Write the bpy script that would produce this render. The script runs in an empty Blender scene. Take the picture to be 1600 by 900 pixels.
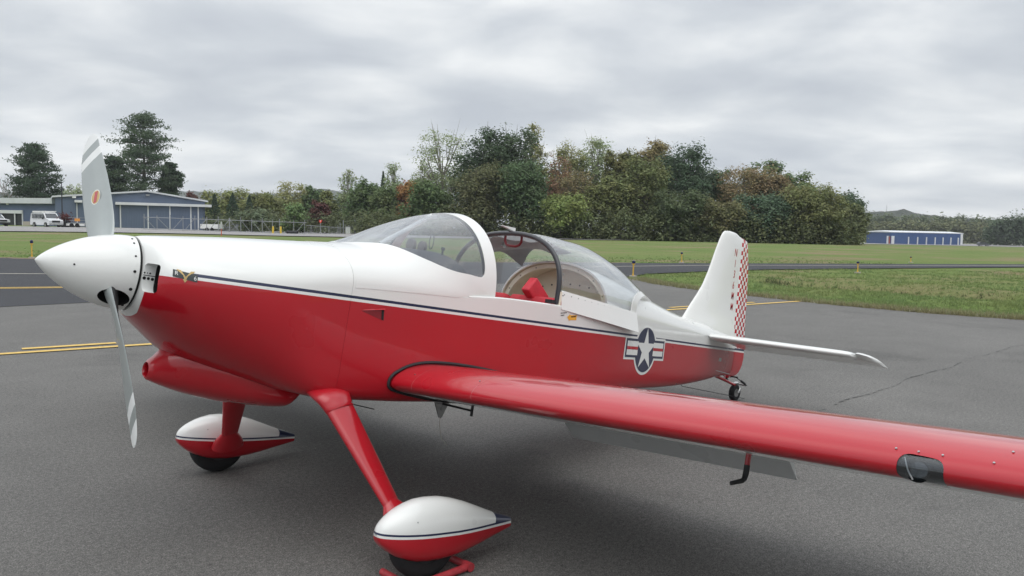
import bpy, bmesh, math, random
import numpy as np
from mathutils import Vector, Matrix
from math import sin, cos, tan, pi, radians, sqrt, atan2
SC = bpy.context.scene
COL = SC.collection
random.seed(7); np.random.seed(7)

# ------------------------------------------------------------------ camera
F_PX = 1253.36                                   # focal length in pixels of a 1600 px wide picture
CAM = np.array([-0.94727, -3.85813, 1.58898])
RGT = np.array([0.712874938, -0.701047050, 0.018502866])
UPV = np.array([0.038839613, 0.065810916, 0.997075929])
FWD = np.array([0.700214829, 0.710071797, -0.074143349])
cd = bpy.data.cameras.new('camera'); cam = bpy.data.objects.new('camera', cd); COL.objects.link(cam)
cd.sensor_width = 36.0; cd.lens = F_PX/1600*36.0; cd.clip_start = 0.05; cd.clip_end = 12000
M = Matrix.Identity(4)
for i in range(3):
    M[i][0] = RGT[i]; M[i][1] = UPV[i]; M[i][2] = -FWD[i]; M[i][3] = CAM[i]
cam.matrix_world = M
SC.camera = cam
SC.view_settings.view_transform = 'Standard'; SC.view_settings.look = 'None'
SC.view_settings.exposure = 0.42; SC.view_settings.gamma = 1.0

# ------------------------------------------------------------------ sky and sun
SUN_EL, SUN_ROT = radians(62), radians(215)
w = bpy.data.worlds.new('World'); SC.world = w; w.use_nodes = True
nt = w.node_tree; nt.nodes.clear()
def N(t, typ, **kw):
    n = t.nodes.new(typ)
    for k, v in kw.items():
        if k == 'inp':
            for a, b in v.items(): n.inputs[a].default_value = b
        else: setattr(n, k, v)
    return n
def L(t, a, b): t.links.new(a, b)
def ramp(t, stops, interp='LINEAR'):
    r = t.nodes.new('ShaderNodeValToRGB'); cr = r.color_ramp; cr.interpolation = interp
    while len(cr.elements) < len(stops): cr.elements.new(0.5)
    for e, (p, c) in zip(cr.elements, stops):
        e.position = p; e.color = (c[0], c[1], c[2], 1) if hasattr(c, '__len__') else (c, c, c, 1)
    return r
def math_n(t, op, a, b=None, c=None):
    n = t.nodes.new('ShaderNodeMath'); n.operation = op
    for i, x in enumerate((a, b, c)):
        if x is None: continue
        if isinstance(x, (int, float)): n.inputs[i].default_value = x
        else: t.links.new(x, n.inputs[i])
    return n.outputs[0]
def mixc(t, fac, a, b, mode='MIX'):
    n = t.nodes.new('ShaderNodeMix'); n.data_type = 'RGBA'; n.blend_type = mode
    for s, x in ((0, fac), (6, a), (7, b)):
        if isinstance(x, (int, float)): n.inputs[s].default_value = x
        elif isinstance(x, tuple): n.inputs[s].default_value = (x[0], x[1], x[2], 1)
        else: t.links.new(x, n.inputs[s])
    return n.outputs[2]
sky = N(nt, 'ShaderNodeTexSky', sky_type='NISHITA', sun_disc=False, sun_elevation=SUN_EL, sun_rotation=SUN_ROT)
tc = N(nt, 'ShaderNodeTexCoord')
sx = N(nt, 'ShaderNodeSeparateXYZ'); L(nt, tc.outputs['Generated'], sx.inputs[0])
zc_ = math_n(nt, 'MAXIMUM', sx.outputs[2], 0.0)
den = math_n(nt, 'ADD', zc_, 0.20)
cx_ = N(nt, 'ShaderNodeCombineXYZ')
# cloud sheet seen in perspective: direction divided by its height, turned so that its bands lie across the view
px_ = math_n(nt, 'ADD', math_n(nt, 'MULTIPLY', sx.outputs[0], 0.71), math_n(nt, 'MULTIPLY', sx.outputs[1], -0.70))
py_ = math_n(nt, 'ADD', math_n(nt, 'MULTIPLY', sx.outputs[0], 0.70), math_n(nt, 'MULTIPLY', sx.outputs[1], 0.71))
L(nt, math_n(nt, 'MULTIPLY', math_n(nt, 'DIVIDE', px_, den), 0.85), cx_.inputs[0])
L(nt, math_n(nt, 'DIVIDE', py_, den), cx_.inputs[1])
n1 = N(nt, 'ShaderNodeTexNoise', inp={'Scale': 1.9, 'Detail': 8.0, 'Roughness': 0.50, 'Distortion': 0.25}); L(nt, cx_.outputs[0], n1.inputs['Vector'])
n2 = N(nt, 'ShaderNodeTexNoise', inp={'Scale': 0.75, 'Detail': 3.0, 'Roughness': 0.5}); L(nt, cx_.outputs[0], n2.inputs['Vector'])
cl = math_n(nt, 'ADD', math_n(nt, 'MULTIPLY', n1.outputs[0], 0.62), math_n(nt, 'MULTIPLY', n2.outputs[0], 0.38))
cr1 = ramp(nt, [(0.37, (6.0, 6.4, 7.0)), (0.46, (7.2, 7.6, 8.05)), (0.53, (8.8, 9.1, 9.35)), (0.63, (11.5, 11.6, 11.5))])
L(nt, cl, cr1.inputs[0])
# an overcast sky brightens from the horizon to the zenith
el = ramp(nt, [(0.0, 0.90), (0.05, 0.80), (0.15, 0.70), (0.28, 0.72), (0.45, 0.96), (1.0, 1.48)])
L(nt, zc_, el.inputs[0])
cloud = mixc(nt, 1.0, cr1.outputs[0], el.outputs[0], 'MULTIPLY')
col = mixc(nt, 0.96, sky.outputs[0], cloud)
bg = N(nt, 'ShaderNodeBackground', inp={'Strength': 0.1}); L(nt, col, bg.inputs[0])
wo = N(nt, 'ShaderNodeOutputWorld'); L(nt, bg.outputs[0], wo.inputs[0])
sd = bpy.data.lights.new('sun', 'SUN'); sd.energy = 0.6; sd.angle = radians(60); sd.color = (1.0, 0.97, 0.93)
so = bpy.data.objects.new('sun', sd); COL.objects.link(so)
so.rotation_euler = (radians(90)-SUN_EL, 0, pi-SUN_ROT)      # same bearing as the sky's sun

# ------------------------------------------------------------------ helpers
def tag(o, label=None, cat=None, group=None, kind=None):
    if label: o['label'] = label
    if cat: o['category'] = cat
    if group: o['group'] = group
    if kind: o['kind'] = kind
    return o
def empty(name, loc, rz=0.0):
    o = bpy.data.objects.new(name, None); COL.objects.link(o); o.location = loc; o.rotation_euler = (0, 0, rz)
    o.empty_display_size = 0.2
    return o
def pchip(xs, ys):
    xs = np.array(xs, float); ys = np.array(ys, float); h = np.diff(xs); d = np.diff(ys)/h
    m = np.zeros(len(xs)); m[0] = d[0]; m[-1] = d[-1]
    for i in range(1, len(xs)-1):
        if d[i-1]*d[i] > 0:
            a, b = 2*h[i]+h[i-1], h[i]+2*h[i-1]; m[i] = (a+b)/(a/d[i-1]+b/d[i])
    def f(x):
        x = min(max(x, xs[0]), xs[-1]); i = min(max(int(np.searchsorted(xs, x)-1), 0), len(h)-1)
        t = (x-xs[i])/h[i]
        return ((2*t**3-3*t**2+1)*ys[i]+(t**3-2*t**2+t)*h[i]*m[i]+(-2*t**3+3*t**2)*ys[i+1]+(t**3-t**2)*h[i]*m[i+1])
    return f
class MB:
    """collects shapes into one mesh"""
    def __init__(s): s.v = []; s.f = []; s.m = []
    def add(s, vs, fs, mi=0):
        o = len(s.v); s.v += [tuple(map(float, p)) for p in vs]
        s.f += [tuple(o+i for i in f) for f in fs]; s.m += [mi]*len(fs)
    def grid(s, P, cu=False, cv=False, mi=0, mf=None):
        nu, nv = len(P), len(P[0]); vs = [p for r in P for p in r]; fs = []; ms = []
        for i in range(nu if cu else nu-1):
            for j in range(nv if cv else nv-1):
                a, b = i*nv+j, ((i+1) % nu)*nv+j
                c, d = ((i+1) % nu)*nv+(j+1) % nv, i*nv+(j+1) % nv
                fs.append((a, b, c, d)); ms.append(mf(i, j) if mf else mi)
        o = len(s.v); s.v += [tuple(map(float, p)) for p in vs]
        s.f += [tuple(o+i for i in f) for f in fs]; s.m += ms
    def box(s, a, b, mi=0):
        x0, y0, z0 = a; x1, y1, z1 = b
        s.add([(x0,y0,z0),(x1,y0,z0),(x1,y1,z0),(x0,y1,z0),(x0,y0,z1),(x1,y0,z1),(x1,y1,z1),(x0,y1,z1)],
              [(0,3,2,1),(4,5,6,7),(0,1,5,4),(1,2,6,5),(2,3,7,6),(3,0,4,7)], mi)
    def tube(s, path, r, seg=10, mi=0, flat=(1, 1), cap=True):
        path = [np.array(p, float) for p in path]; n = len(path)
        rr = r if hasattr(r, '__len__') else [r]*n
        rings = []; ref = None
        for i in range(n):
            t = path[min(i+1, n-1)]-path[max(i-1, 0)]; t = t/(np.linalg.norm(t)+1e-12)
            if ref is None: ref = np.array([0, 0, 1.0]) if abs(t[2]) < .9 else np.array([0, 1.0, 0])
            a = np.cross(ref, t); a /= np.linalg.norm(a)+1e-12; b = np.cross(t, a); ref = b
            rings.append([path[i]+rr[i]*(flat[0]*cos(q)*a+flat[1]*sin(q)*b) for q in np.linspace(0, 2*pi, seg, endpoint=False)])
        s.grid(rings, cv=True, mi=mi)
        if cap:
            o = len(s.v); s.v += [tuple(p) for p in rings[0]]+[tuple(p) for p in rings[-1]]
            s.f += [tuple(o+k for k in range(seg)), tuple(o+seg+k for k in range(seg))]; s.m += [mi, mi]
    def disc(s, c, n, r, seg=12, mi=0, thick=.002):
        c = np.array(c, float); n = np.array(n, float); n /= np.linalg.norm(n)
        s.tube([c-n*thick, c+n*thick], r, seg, mi)
    def build(s, name, mats, parent=None, smooth=True, sharp=38, loc=None, recalc=True, merge=True):
        me = bpy.data.meshes.new(name)
        me.from_pydata(s.v, [], s.f)
        if not isinstance(mats, (list, tuple)): mats = [mats]
        for m in mats: me.materials.append(m)
        me.polygons.foreach_set('material_index', s.m)
        if merge or recalc:
            b = bmesh.new(); b.from_mesh(me)
            if merge: bmesh.ops.remove_doubles(b, verts=b.verts, dist=1e-5)
            if recalc: bmesh.ops.recalc_face_normals(b, faces=b.faces)
            b.to_mesh(me); b.free()
        if smooth:
            me.polygons.foreach_set('use_smooth', [True]*len(me.polygons))
            me.set_sharp_from_angle(angle=radians(sharp))
        me.update()
        o = bpy.data.objects.new(name, me); COL.objects.link(o)
        if parent: o.parent = parent
        if loc is not None: o.location = loc
        return o
def fast_quads(name, V, mat, parent=None, nv=4):
    """V: (n, nv, 3) array of separate leaf faces"""
    n = len(V); me = bpy.data.meshes.new(name)
    me.vertices.add(n*nv); me.vertices.foreach_set('co', V.reshape(-1).astype(np.float32))
    me.loops.add(n*nv); me.loops.foreach_set('vertex_index', np.arange(n*nv, dtype=np.int32))
    me.polygons.add(n); me.polygons.foreach_set('loop_start', np.arange(0, n*nv, nv, dtype=np.int32))
    me.materials.append(mat); me.update(calc_edges=True); me.validate()
    o = bpy.data.objects.new(name, me); COL.objects.link(o)
    if parent: o.parent = parent
    return o
def text_mesh(name, body, size, mat, parent, M4, sx=1.0, extrude=0.0, bold=0.0):
    cu = bpy.data.curves.new(name, 'FONT'); cu.body = body; cu.size = size; cu.align_x = 'CENTER'; cu.align_y = 'CENTER'
    cu.extrude = extrude; cu.offset = bold; cu.resolution_u = 4
    t = bpy.data.objects.new('t', cu); COL.objects.link(t)
    dg = bpy.context.evaluated_depsgraph_get(); me = bpy.data.meshes.new_from_object(t.evaluated_get(dg))
    bpy.data.objects.remove(t); me.name = name
    for v in me.vertices: v.co = M4 @ Vector((v.co.x*sx, v.co.y, v.co.z))
    me.materials.clear(); me.materials.append(mat); me.update()
    o = bpy.data.objects.new(name, me); COL.objects.link(o); o.parent = parent
    return o
def orient(o, az=.2):
    b = bmesh.new(); b.from_mesh(o.data)
    for f in b.faces:
        c = f.calc_center_median()
        if f.normal.dot(Vector((0, c.y, c.z-az))) < 0: f.normal_flip()
    b.to_mesh(o.data); b.free()
    return o
def apply_mods(o):
    dg = bpy.context.evaluated_depsgraph_get(); me = bpy.data.meshes.new_from_object(o.evaluated_get(dg))
    o.modifiers.clear(); o.data = me
# --- where a pixel of a 1600x900 frame meets the ground, or a given depth
def ray(u, v): return FWD+RGT*(u-800)/F_PX-UPV*(v-450)/F_PX
FH = FWD[:2]/np.linalg.norm(FWD[:2]); RH = np.array([FH[1], -FH[0]])
def sstep(a, b, x):
    t = min(max((x-a)/(b-a), 0), 1); return t*t*(3-2*t)
def terrain(x, y):
    dx, dy = x-CAM[0], y-CAM[1]; d = dx*FH[0]+dy*FH[1]; l = dx*RH[0]+dy*RH[1]; r = math.hypot(dx, dy)
    u = 800+F_PX*l/d if d > 1 else (-400 if l < 0 else 2000)
    z = 0.5*sstep(400, 130, u)*sstep(104, 128, r)
    if r > 130: z -= 0.0083*(min(r, 420)-130)*sstep(900, 1250, u)
    if 12 < r < 60 and u > 950:                      # shallow swale in the grass on the right
        p = np.array([x, y])-SW0; a = p@SWA; b = p@SWB
        z -= 0.52*on_grass(x, y)*math.exp(-(b/1.15)**2)*sstep(-4.5, -0.5, a)
        z += on_grass(x, y)*sstep(.3, 2.0, np.interp(x, [20, 23.4, 27.3, 31.7, 39.8, 49.4, 110], [12.6, 13.76, 13.76, 13.3, 10.85, 7.66, -20])-y)*(0.06*sin(x*1.7+y*.6)*sin(y*1.1-x*.5)+.035*sin(x*3.9+1)*sin(y*3.1+x))*sstep(13, 18, r)*sstep(60, 40, r)*sstep(950, 1080, u)*sstep(0.3, 1.6, min(abs(edge_dist(x, y)), 9))
    return z
def ground(u, v, h=0.0):
    d = ray(u, v); t = (h-CAM[2])/d[2]; return CAM+t*d
g0, g1 = ground(1330, 446)[:2], ground(1590, 462)[:2]
SW0 = g0; SWA = (g1-g0)/np.linalg.norm(g1-g0); SWB = np.array([-SWA[1], SWA[0]])
APRON_EDGE = [(20.32, 11.78), (19.1, 10.2), (18.39, 8.8), (17.54, 6.35), (16.9, 3.87), (16.75, 1.82), (17.0, .19), (17.6, -3), (19, -12), (21, -60)]
def on_grass(x, y):     # 1 on the grass side of the apron edge, 0 on the pavement
    if y > 12: return 1.0
    j = np.interp(y, [q[1] for q in APRON_EDGE[::-1]], [q[0] for q in APRON_EDGE[::-1]]); return sstep(0.2, 1.2, x-j)
def edge_dist(x, y):
    best = 99
    for (x0, y0), (x1, y1) in zip(APRON_EDGE, APRON_EDGE[1:]):
        ex, ey = x1-x0, y1-y0; t = min(max(((x-x0)*ex+(y-y0)*ey)/(ex*ex+ey*ey), 0), 1)
        best = min(best, math.hypot(x-x0-t*ex, y-y0-t*ey))
    return best
def ground_t(u, v):
    h = 0.0
    for _ in range(12):
        p = ground(u, v, h); h = .5*h+.5*terrain(p[0], p[1])
    return np.array([p[0], p[1], terrain(p[0], p[1])])
def at(u, depth):
    """ground point under picture column u at a camera depth"""
    l = (u-800)/F_PX*depth; p = CAM[:2]+FH*depth*1.0+RH*l
    return np.array([p[0], p[1], terrain(p[0], p[1])])
def z_at(u, v, p):
    """height of the point above p that shows at picture row v"""
    d = ray(u, v); dep = (p[:2]-CAM[:2])@FH; t = dep/(d[:2]@FH); return CAM[2]+t*d[2]

# ------------------------------------------------------------------ materials
def newmat(name):
    m = bpy.data.materials.new(name); m.use_nodes = True; t = m.node_tree; b = t.nodes['Principled BSDF']; return m, t, b
def setp(b, **k):
    for a, v in k.items():
        b.inputs[a.replace('_', ' ')].default_value = v
def noise(t, scale, detail=4, rough=.5, vec=None, dist=0.0):
    n = N(t, 'ShaderNodeTexNoise', inp={'Scale': scale, 'Detail': detail, 'Roughness': rough, 'Distortion': dist})
    if vec is not None: L(t, vec, n.inputs['Vector'])
    return n.outputs[0]
def objco(t): return N(t, 'ShaderNodeTexCoord').outputs['Object']
def bump(t, b, h, strength, dist=.01):
    n = N(t, 'ShaderNodeBump', inp={'Strength': strength, 'Distance': dist}); L(t, h, n.inputs['Height']); L(t, n.outputs[0], b.inputs['Normal'])
def simple(name, c, rough=.5, metal=0.0, coat=0.0, var=.12, scale=8, bs=0.0, spec=.5):
    m, t, b = newmat(name); v = objco(t)
    n = noise(t, scale, 5, .6, v)
    r = ramp(t, [(.25, tuple(x*(1-var) for x in c)), (.75, tuple(min(x*(1+var), 1) for x in c))]); L(t, n, r.inputs[0])
    L(t, r.outputs[0], b.inputs['Base Color'])
    setp(b, Roughness=rough, Metallic=metal, Coat_Weight=coat, Coat_Roughness=.04); b.inputs['Specular IOR Level'].default_value = spec
    if bs: bump(t, b, noise(t, scale*6, 4, .6, v), bs)
    return m
RED = (.43, .007, .016); WHITE = (.765, .77, .745); NAVY = (.012, .018, .06)
def paint_finish(t, b, v, wav=.03):
    """clear-coated aircraft paint: faint dust, gently wavy sheet metal under the gloss"""
    setp(b, Roughness=.32, Coat_Weight=.85, Coat_Roughness=.02); b.inputs['Specular IOR Level'].default_value = .3
    h = noise(t, 1.7, 0, .4, v); bump(t, b, h, wav, .012)
    r = ramp(t, [(.3, .26), (.75, .36)]); L(t, noise(t, 3, 3, .5, v), r.inputs[0]); L(t, r.outputs[0], b.inputs['Roughness'])
def paint(name, c, wav=.03):
    m, t, b = newmat(name); v = objco(t)
    n = noise(t, 1.6, 3, .5, v); r = ramp(t, [(.3, tuple(x*.95 for x in c)), (.7, c)]); L(t, n, r.inputs[0]); L(t, r.outputs[0], b.inputs['Base Color'])
    paint_finish(t, b, v, wav); return m
def band(t, x, lo, hi):
    return math_n(t, 'MULTIPLY', math_n(t, 'GREATER_THAN', x, lo), math_n(t, 'LESS_THAN', x, hi))
def livery(name, z0, slope, ring=False, navy0=.03, navy_from=-9, hook=None, navy_h=.014, wht=.014):
    """red below a line, a white and a navy pinstripe, white above"""
    m, t, b = newmat(name); v = objco(t); s = N(t, 'ShaderNodeSeparateXYZ'); L(t, v, s.inputs[0])
    x, y, z = s.outputs
    d = math_n(t, 'SUBTRACT', z, math_n(t, 'ADD', math_n(t, 'MULTIPLY', x, slope), z0))
    redf = math_n(t, 'LESS_THAN', d, 0.0)
    if ring:
        rr = math_n(t, 'SQRT', math_n(t, 'ADD', math_n(t, 'MULTIPLY', y, y), math_n(t, 'MULTIPLY', z, z)))
        redf = math_n(t, 'MULTIPLY', redf, math_n(t, 'MAXIMUM', math_n(t, 'GREATER_THAN', x, .408), math_n(t, 'GREATER_THAN', rr, .21)))
    nv = math_n(t, 'MULTIPLY', band(t, d, wht, wht+navy_h), math_n(t, 'GREATER_THAN', x, navy_from))
    n = noise(t, 1.4, 3, .5, v)
    wr = ramp(t, [(.3, tuple(q*.95 for q in WHITE)), (.65, WHITE)]); L(t, n, wr.inputs[0])
    rd = ramp(t, [(.3, tuple(q*.92 for q in RED)), (.7, RED)]); L(t, n, rd.inputs[0])
    c = mixc(t, redf, wr.outputs[0], rd.outputs[0]); c = mixc(t, nv, c, NAVY)
    if hook: c = hook(t, c, x, y, z)
    L(t, c, b.inputs['Base Color']); paint_finish(t, b, v); return m
M_FUS = livery('fuselage_paint', .003, .0198, ring=True, navy_from=.50)
M_WHITE = paint('white_paint', WHITE); M_RED = paint('red_paint', RED); M_NAVY = paint('navy_paint', NAVY)
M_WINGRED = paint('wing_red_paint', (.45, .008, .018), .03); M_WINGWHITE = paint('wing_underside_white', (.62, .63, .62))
M_CREAM = simple('cream_interior', (.80, .75, .61), .6, var=.08, scale=6)
M_REDSEAT = simple('red_upholstery', (.52, .035, .05), .7, var=.15, scale=30, bs=.15)
M_BLACK = simple('black_rubber', (.018, .018, .02), .6)
M_TYRE = simple('tyre_rubber', (.011, .011, .012), .9, var=.3, scale=30, bs=.2)
M_DARKGREY = simple('glareshield_grey', (.10, .10, .105), .85)
M_TUBE = simple('black_frame_paint', (.022, .022, .028), .35, coat=.4)
M_STEEL = simple('bare_steel', (.42, .42, .42), .35, 1.0)
M_DARKHOLE = simple('dark_interior', (.012, .012, .012), .9)  # near-black: shade inside openings and gaps put into colour; also dark fittings
M_SILVER = simple('grey_blade_paint', (.34, .37, .365), .38, .25, .3, var=.04, scale=12)
M_BLADEWHITE = simple('white_blade_paint', (.78, .79, .78), .4, var=.04)
M_BLADEBLACK = simple('black_blade_back', (.014, .015, .016), .55)
M_YELLOWD = simple('yellow_decal', (.80, .40, .04), .5)
M_GOLD = simple('gold_badge', (.55, .40, .18), .35, .6)
M_BADGE = simple('dark_badge', (.05, .06, .06), .4, .3)
def glass(name, tint, haze, hz=.08):
    m, t, b = newmat(name); t.nodes.remove(b)
    tr = N(t, 'ShaderNodeBsdfTransparent', inp={'Color': (*tint, 1)})
    gl = N(t, 'ShaderNodeBsdfGlossy', inp={'Color': (1, 1, 1, 1), 'Roughness': .012})
    df = N(t, 'ShaderNodeBsdfTranslucent', inp={'Color': (.75, .77, .8, 1)})  # milky veil standing in for part of the sky's reflection
    lw = N(t, 'ShaderNodeLayerWeight', inp={'Blend': .5})
    fr_ = math_n(t, 'ADD', math_n(t, 'MULTIPLY', math_n(t, 'POWER', lw.outputs['Facing'], 4.0), .9), .055)
    nz = noise(t, 2.5, 5, .6, objco(t)); r = ramp(t, [(.3, hz*.6), (.75, hz*1.6)]); L(t, nz, r.inputs[0])
    a = N(t, 'ShaderNodeMixShader'); L(t, r.outputs[0], a.inputs[0]); L(t, tr.outputs[0], a.inputs[1]); L(t, df.outputs[0], a.inputs[2])
    c = N(t, 'ShaderNodeMixShader'); L(t, fr_, c.inputs[0]); L(t, a.outputs[0], c.inputs[1]); L(t, gl.outputs[0], c.inputs[2])
    L(t, c.outputs[0], t.nodes['Material Output'].inputs[0]); return m
M_GLASS = glass('sky_veiled_perspex', (.86, .88, .90), .1, .09)
M_GLASS2 = glass('canopy_perspex', (.93, .94, .95), .1, .02)
M_LENS = glass('light_lens', (.85, .88, .9), .1, .03)
# ------------------------------------------------------------------ aircraft: shape functions (metres; x aft from the spinner tip, y starboard, z up)
FX = [.385, .42, .50, .60, .80, 1.00, 1.268, 1.60, 2.00, 2.30, 2.80, 3.25, 3.94, 4.58, 5.15, 5.62, 5.775]
F_w = pchip(FX, [.172, .285, .350, .388, .430, .464, .496, .520, .539, .548, .545, .520, .405, .284, .180, .094, .066])
F_zt = pchip(FX, [.172, .183, .198, .214, .247, .276, .314, .362, .405, .42, .42, .540, .458, .365, .315, .275, .262])
F_zc = pchip(FX, [0, 0, 0, 0, .015, .05, .098, .122, .146, .172, .19, .20, .20, .20, .20, .20, .20])
F_zb = pchip(FX, [-.172, -.205, -.268, -.340, -.410, -.450, -.474, -.470, -.462, -.455, -.418, -.355, -.298, -.255, -.195, -.124, -.105])
F_n = pchip(FX, [2, 2, 2, 2.05, 2.4, 3.3, 12.0, 12, 9, 10, 10, 10, 9, 8, 6, 4, 4])
F_m = pchip(FX, [2, 2, 2, 2, 2.05, 2.1, 2.2, 2.2, 2.2, 2.2, 2.2, 2.25, 2.15, 2.0, 1.9, 1.8, 1.8])
def se(c, n): return (1 if c >= 0 else -1)*abs(c)**(2.0/n)
def low(x, a):        # a: 0 port side, pi/2 keel, pi starboard side
    return (x, -F_w(x)*se(cos(a), F_n(x)), F_zc(x)-(F_zc(x)-F_zb(x))*se(sin(a), F_n(x)))
def upp(x, a):        # a: 0 port side, pi/2 top
    return (x, -F_w(x)*se(cos(a), F_m(x)), F_zc(x)+(F_zt(x)-F_zc(x))*se(sin(a), F_m(x)))
def side_y(x, z):     # port skin at a station and height
    if z >= F_zc(x):
        q = min((z-F_zc(x))/(F_zt(x)-F_zc(x)), 1); n = F_m(x)
    else:
        q = min((F_zc(x)-z)/(F_zc(x)-F_zb(x)), 1); n = F_n(x)
    return -F_w(x)*max(1-q**n, 0)**(1/n)
# windscreen: an arch over the deck
W_zt = pchip([1.44, 1.54, 1.66, 1.78, 1.91, 2.03, 2.15, 2.215], [.338, .378, .436, .505, .570, .620, .657, .670])
W_w = lambda x: F_w(x)+.0016-.025*sstep(1.9, 2.2, x)
W_z0 = lambda x: F_zc(x)-.004
W_am = pchip([1.40, 1.5, 1.65, 1.85, 2.0, 2.12, 2.22], [1.5, 1.4, 1.1, .65, .30, .08, .05])
W_m = pchip([1.30, 1.5, 2.2], [2.2, 2.2, 2.2])
def wsc(x, a):
    zt = W_zt(x) if x > 1.44 else F_zt(x)+.0016
    z0 = W_z0(x); s_ = se(sin(a), W_m(x)); zd = z0+(F_zt(x)+.0016-z0)*s_; zw = z0+(zt-z0)*s_
    return (x, -W_w(x)*se(cos(a), W_m(x)), zd+(zw-zd)*sstep(0.0, W_am(x), min(a, 3.14159265-a)))
# sliding canopy
C_w = pchip([2.75, 3.1, 3.4, 3.7, 4.0, 4.45], [.523, .520, .500, .455, .385, .255])
C_zt = pchip([2.75, 2.95, 3.2, 3.5, 3.8, 4.1, 4.3, 4.45], [.655, .677, .681, .632, .524, .420, .382, .360])
C_z0 = pchip([2.75, 3.7, 4.45], [.285, .245, .225])
def can_rear(a): return 3.64+(4.42-3.64)*sin(a)**2
def can(u, a, grow=0.0):
    xr = can_rear(a); x = 2.75+(xr-2.75)*u
    return (x, -(C_w(x)+grow)*se(cos(a), 2.45), C_z0(x)+(C_zt(x)+grow-C_z0(x))*se(sin(a), 2.45))
# ------------------------------------------------------------------ aircraft: the parts
TH = 0.18242
AC = empty('light_aircraft', (1.2766, 0, 0)); AC.rotation_euler = (0, TH, 0)
tag(AC, 'red and white two-seat light aircraft with its canopy slid back, parked on the apron', 'aircraft')
OFF = (-1.513, 0.0, 1.165)
def part(mb, name, mats, parent=None, **k):
    if parent is None: return mb.build(name, mats, AC, loc=OFF, **k)
    return mb.build(name, mats, parent, **k)
def solid(o, th, mo=0, off=-1):
    m = o.modifiers.new('thickness', 'SOLIDIFY'); m.thickness = th; m.offset = off; m.material_offset = mo; m.material_offset_rim = 0
    bpy.context.view_layer.update(); apply_mods(o); o.data.set_sharp_from_angle(angle=radians(40))
def mesh_copy(o, mirror=False, parent=None):
    c = o.copy(); COL.objects.link(c)
    if parent: c.parent = parent
    return c

# --- spinner
def spin_r(x): return .172*(1-(1-min(x/.372, 1))**1.8)**.8
m = MB(); xs = [.372*(i/40)**1.7 for i in range(41)]
m.grid([[(x, spin_r(x)*cos(q), spin_r(x)*sin(q)) for q in np.linspace(0, 2*pi, 72, endpoint=False)] for x in xs], cv=True)
SPIN = part(m, 'spinner', [M_WHITE, M_DARKHOLE])
# holes where the blades pass through
A0 = radians(44.0)
def blade_axis(s): return np.array([0, sin(A0)*s, cos(A0)*s])
for s in (1, -1):
    c = MB(); ax = blade_axis(s); t = np.array([0, cos(A0), -sin(A0)])*s
    ring = lambda r: [np.array([.303, 0, 0])+ax*r+(.062*cos(q))*np.array([1, 0, 0])*1.05+(.05*sin(q))*t for q in np.linspace(0, 2*pi, 24, endpoint=False)]
    c.grid([ring(.10), ring(.25)], cv=True); n0 = len(c.v)
    c.f += [tuple(range(24)), tuple(range(24, 48))]; c.m += [0, 0]
    co = c.build('cut', [M_DARKHOLE], loc=None, smooth=False)
    co.parent = AC; co.location = OFF
    b = SPIN.modifiers.new('b', 'BOOLEAN'); b.operation = 'DIFFERENCE'; b.object = co; b.solver = 'EXACT'
    b.material_mode = 'TRANSFER'; bpy.context.view_layer.update(); apply_mods(SPIN); bpy.data.objects.remove(co)
SPIN.data.set_sharp_from_angle(angle=radians(35))
m = MB(); m.tube([(.368, 0, 0), (.388, 0, 0)], .163, 48); part(m, 'spinner_backplate', M_DARKHOLE)
m = MB()
for yy, zz, r in [(-.13, .009, .0065), (-.139, -.06, .0075), (-.101, .135, .0045), (-.138, .073, .0045), (-.073, .161, .0045), (.05, .165, .0045), (-.09, -.14, .006)]:
    q = atan2(zz, yy); x = .352; rr = spin_r(x)
    m.disc((x, rr*cos(q), rr*sin(q)), (-.12, cos(q), sin(q)), r, 10)
m.disc((.126, -spin_r(.126)+.0, .004), (-.5, -1, 0), .004, 8)
tag(part(m, 'spinner_screws', M_DARKHOLE), kind='stuff')
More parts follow.
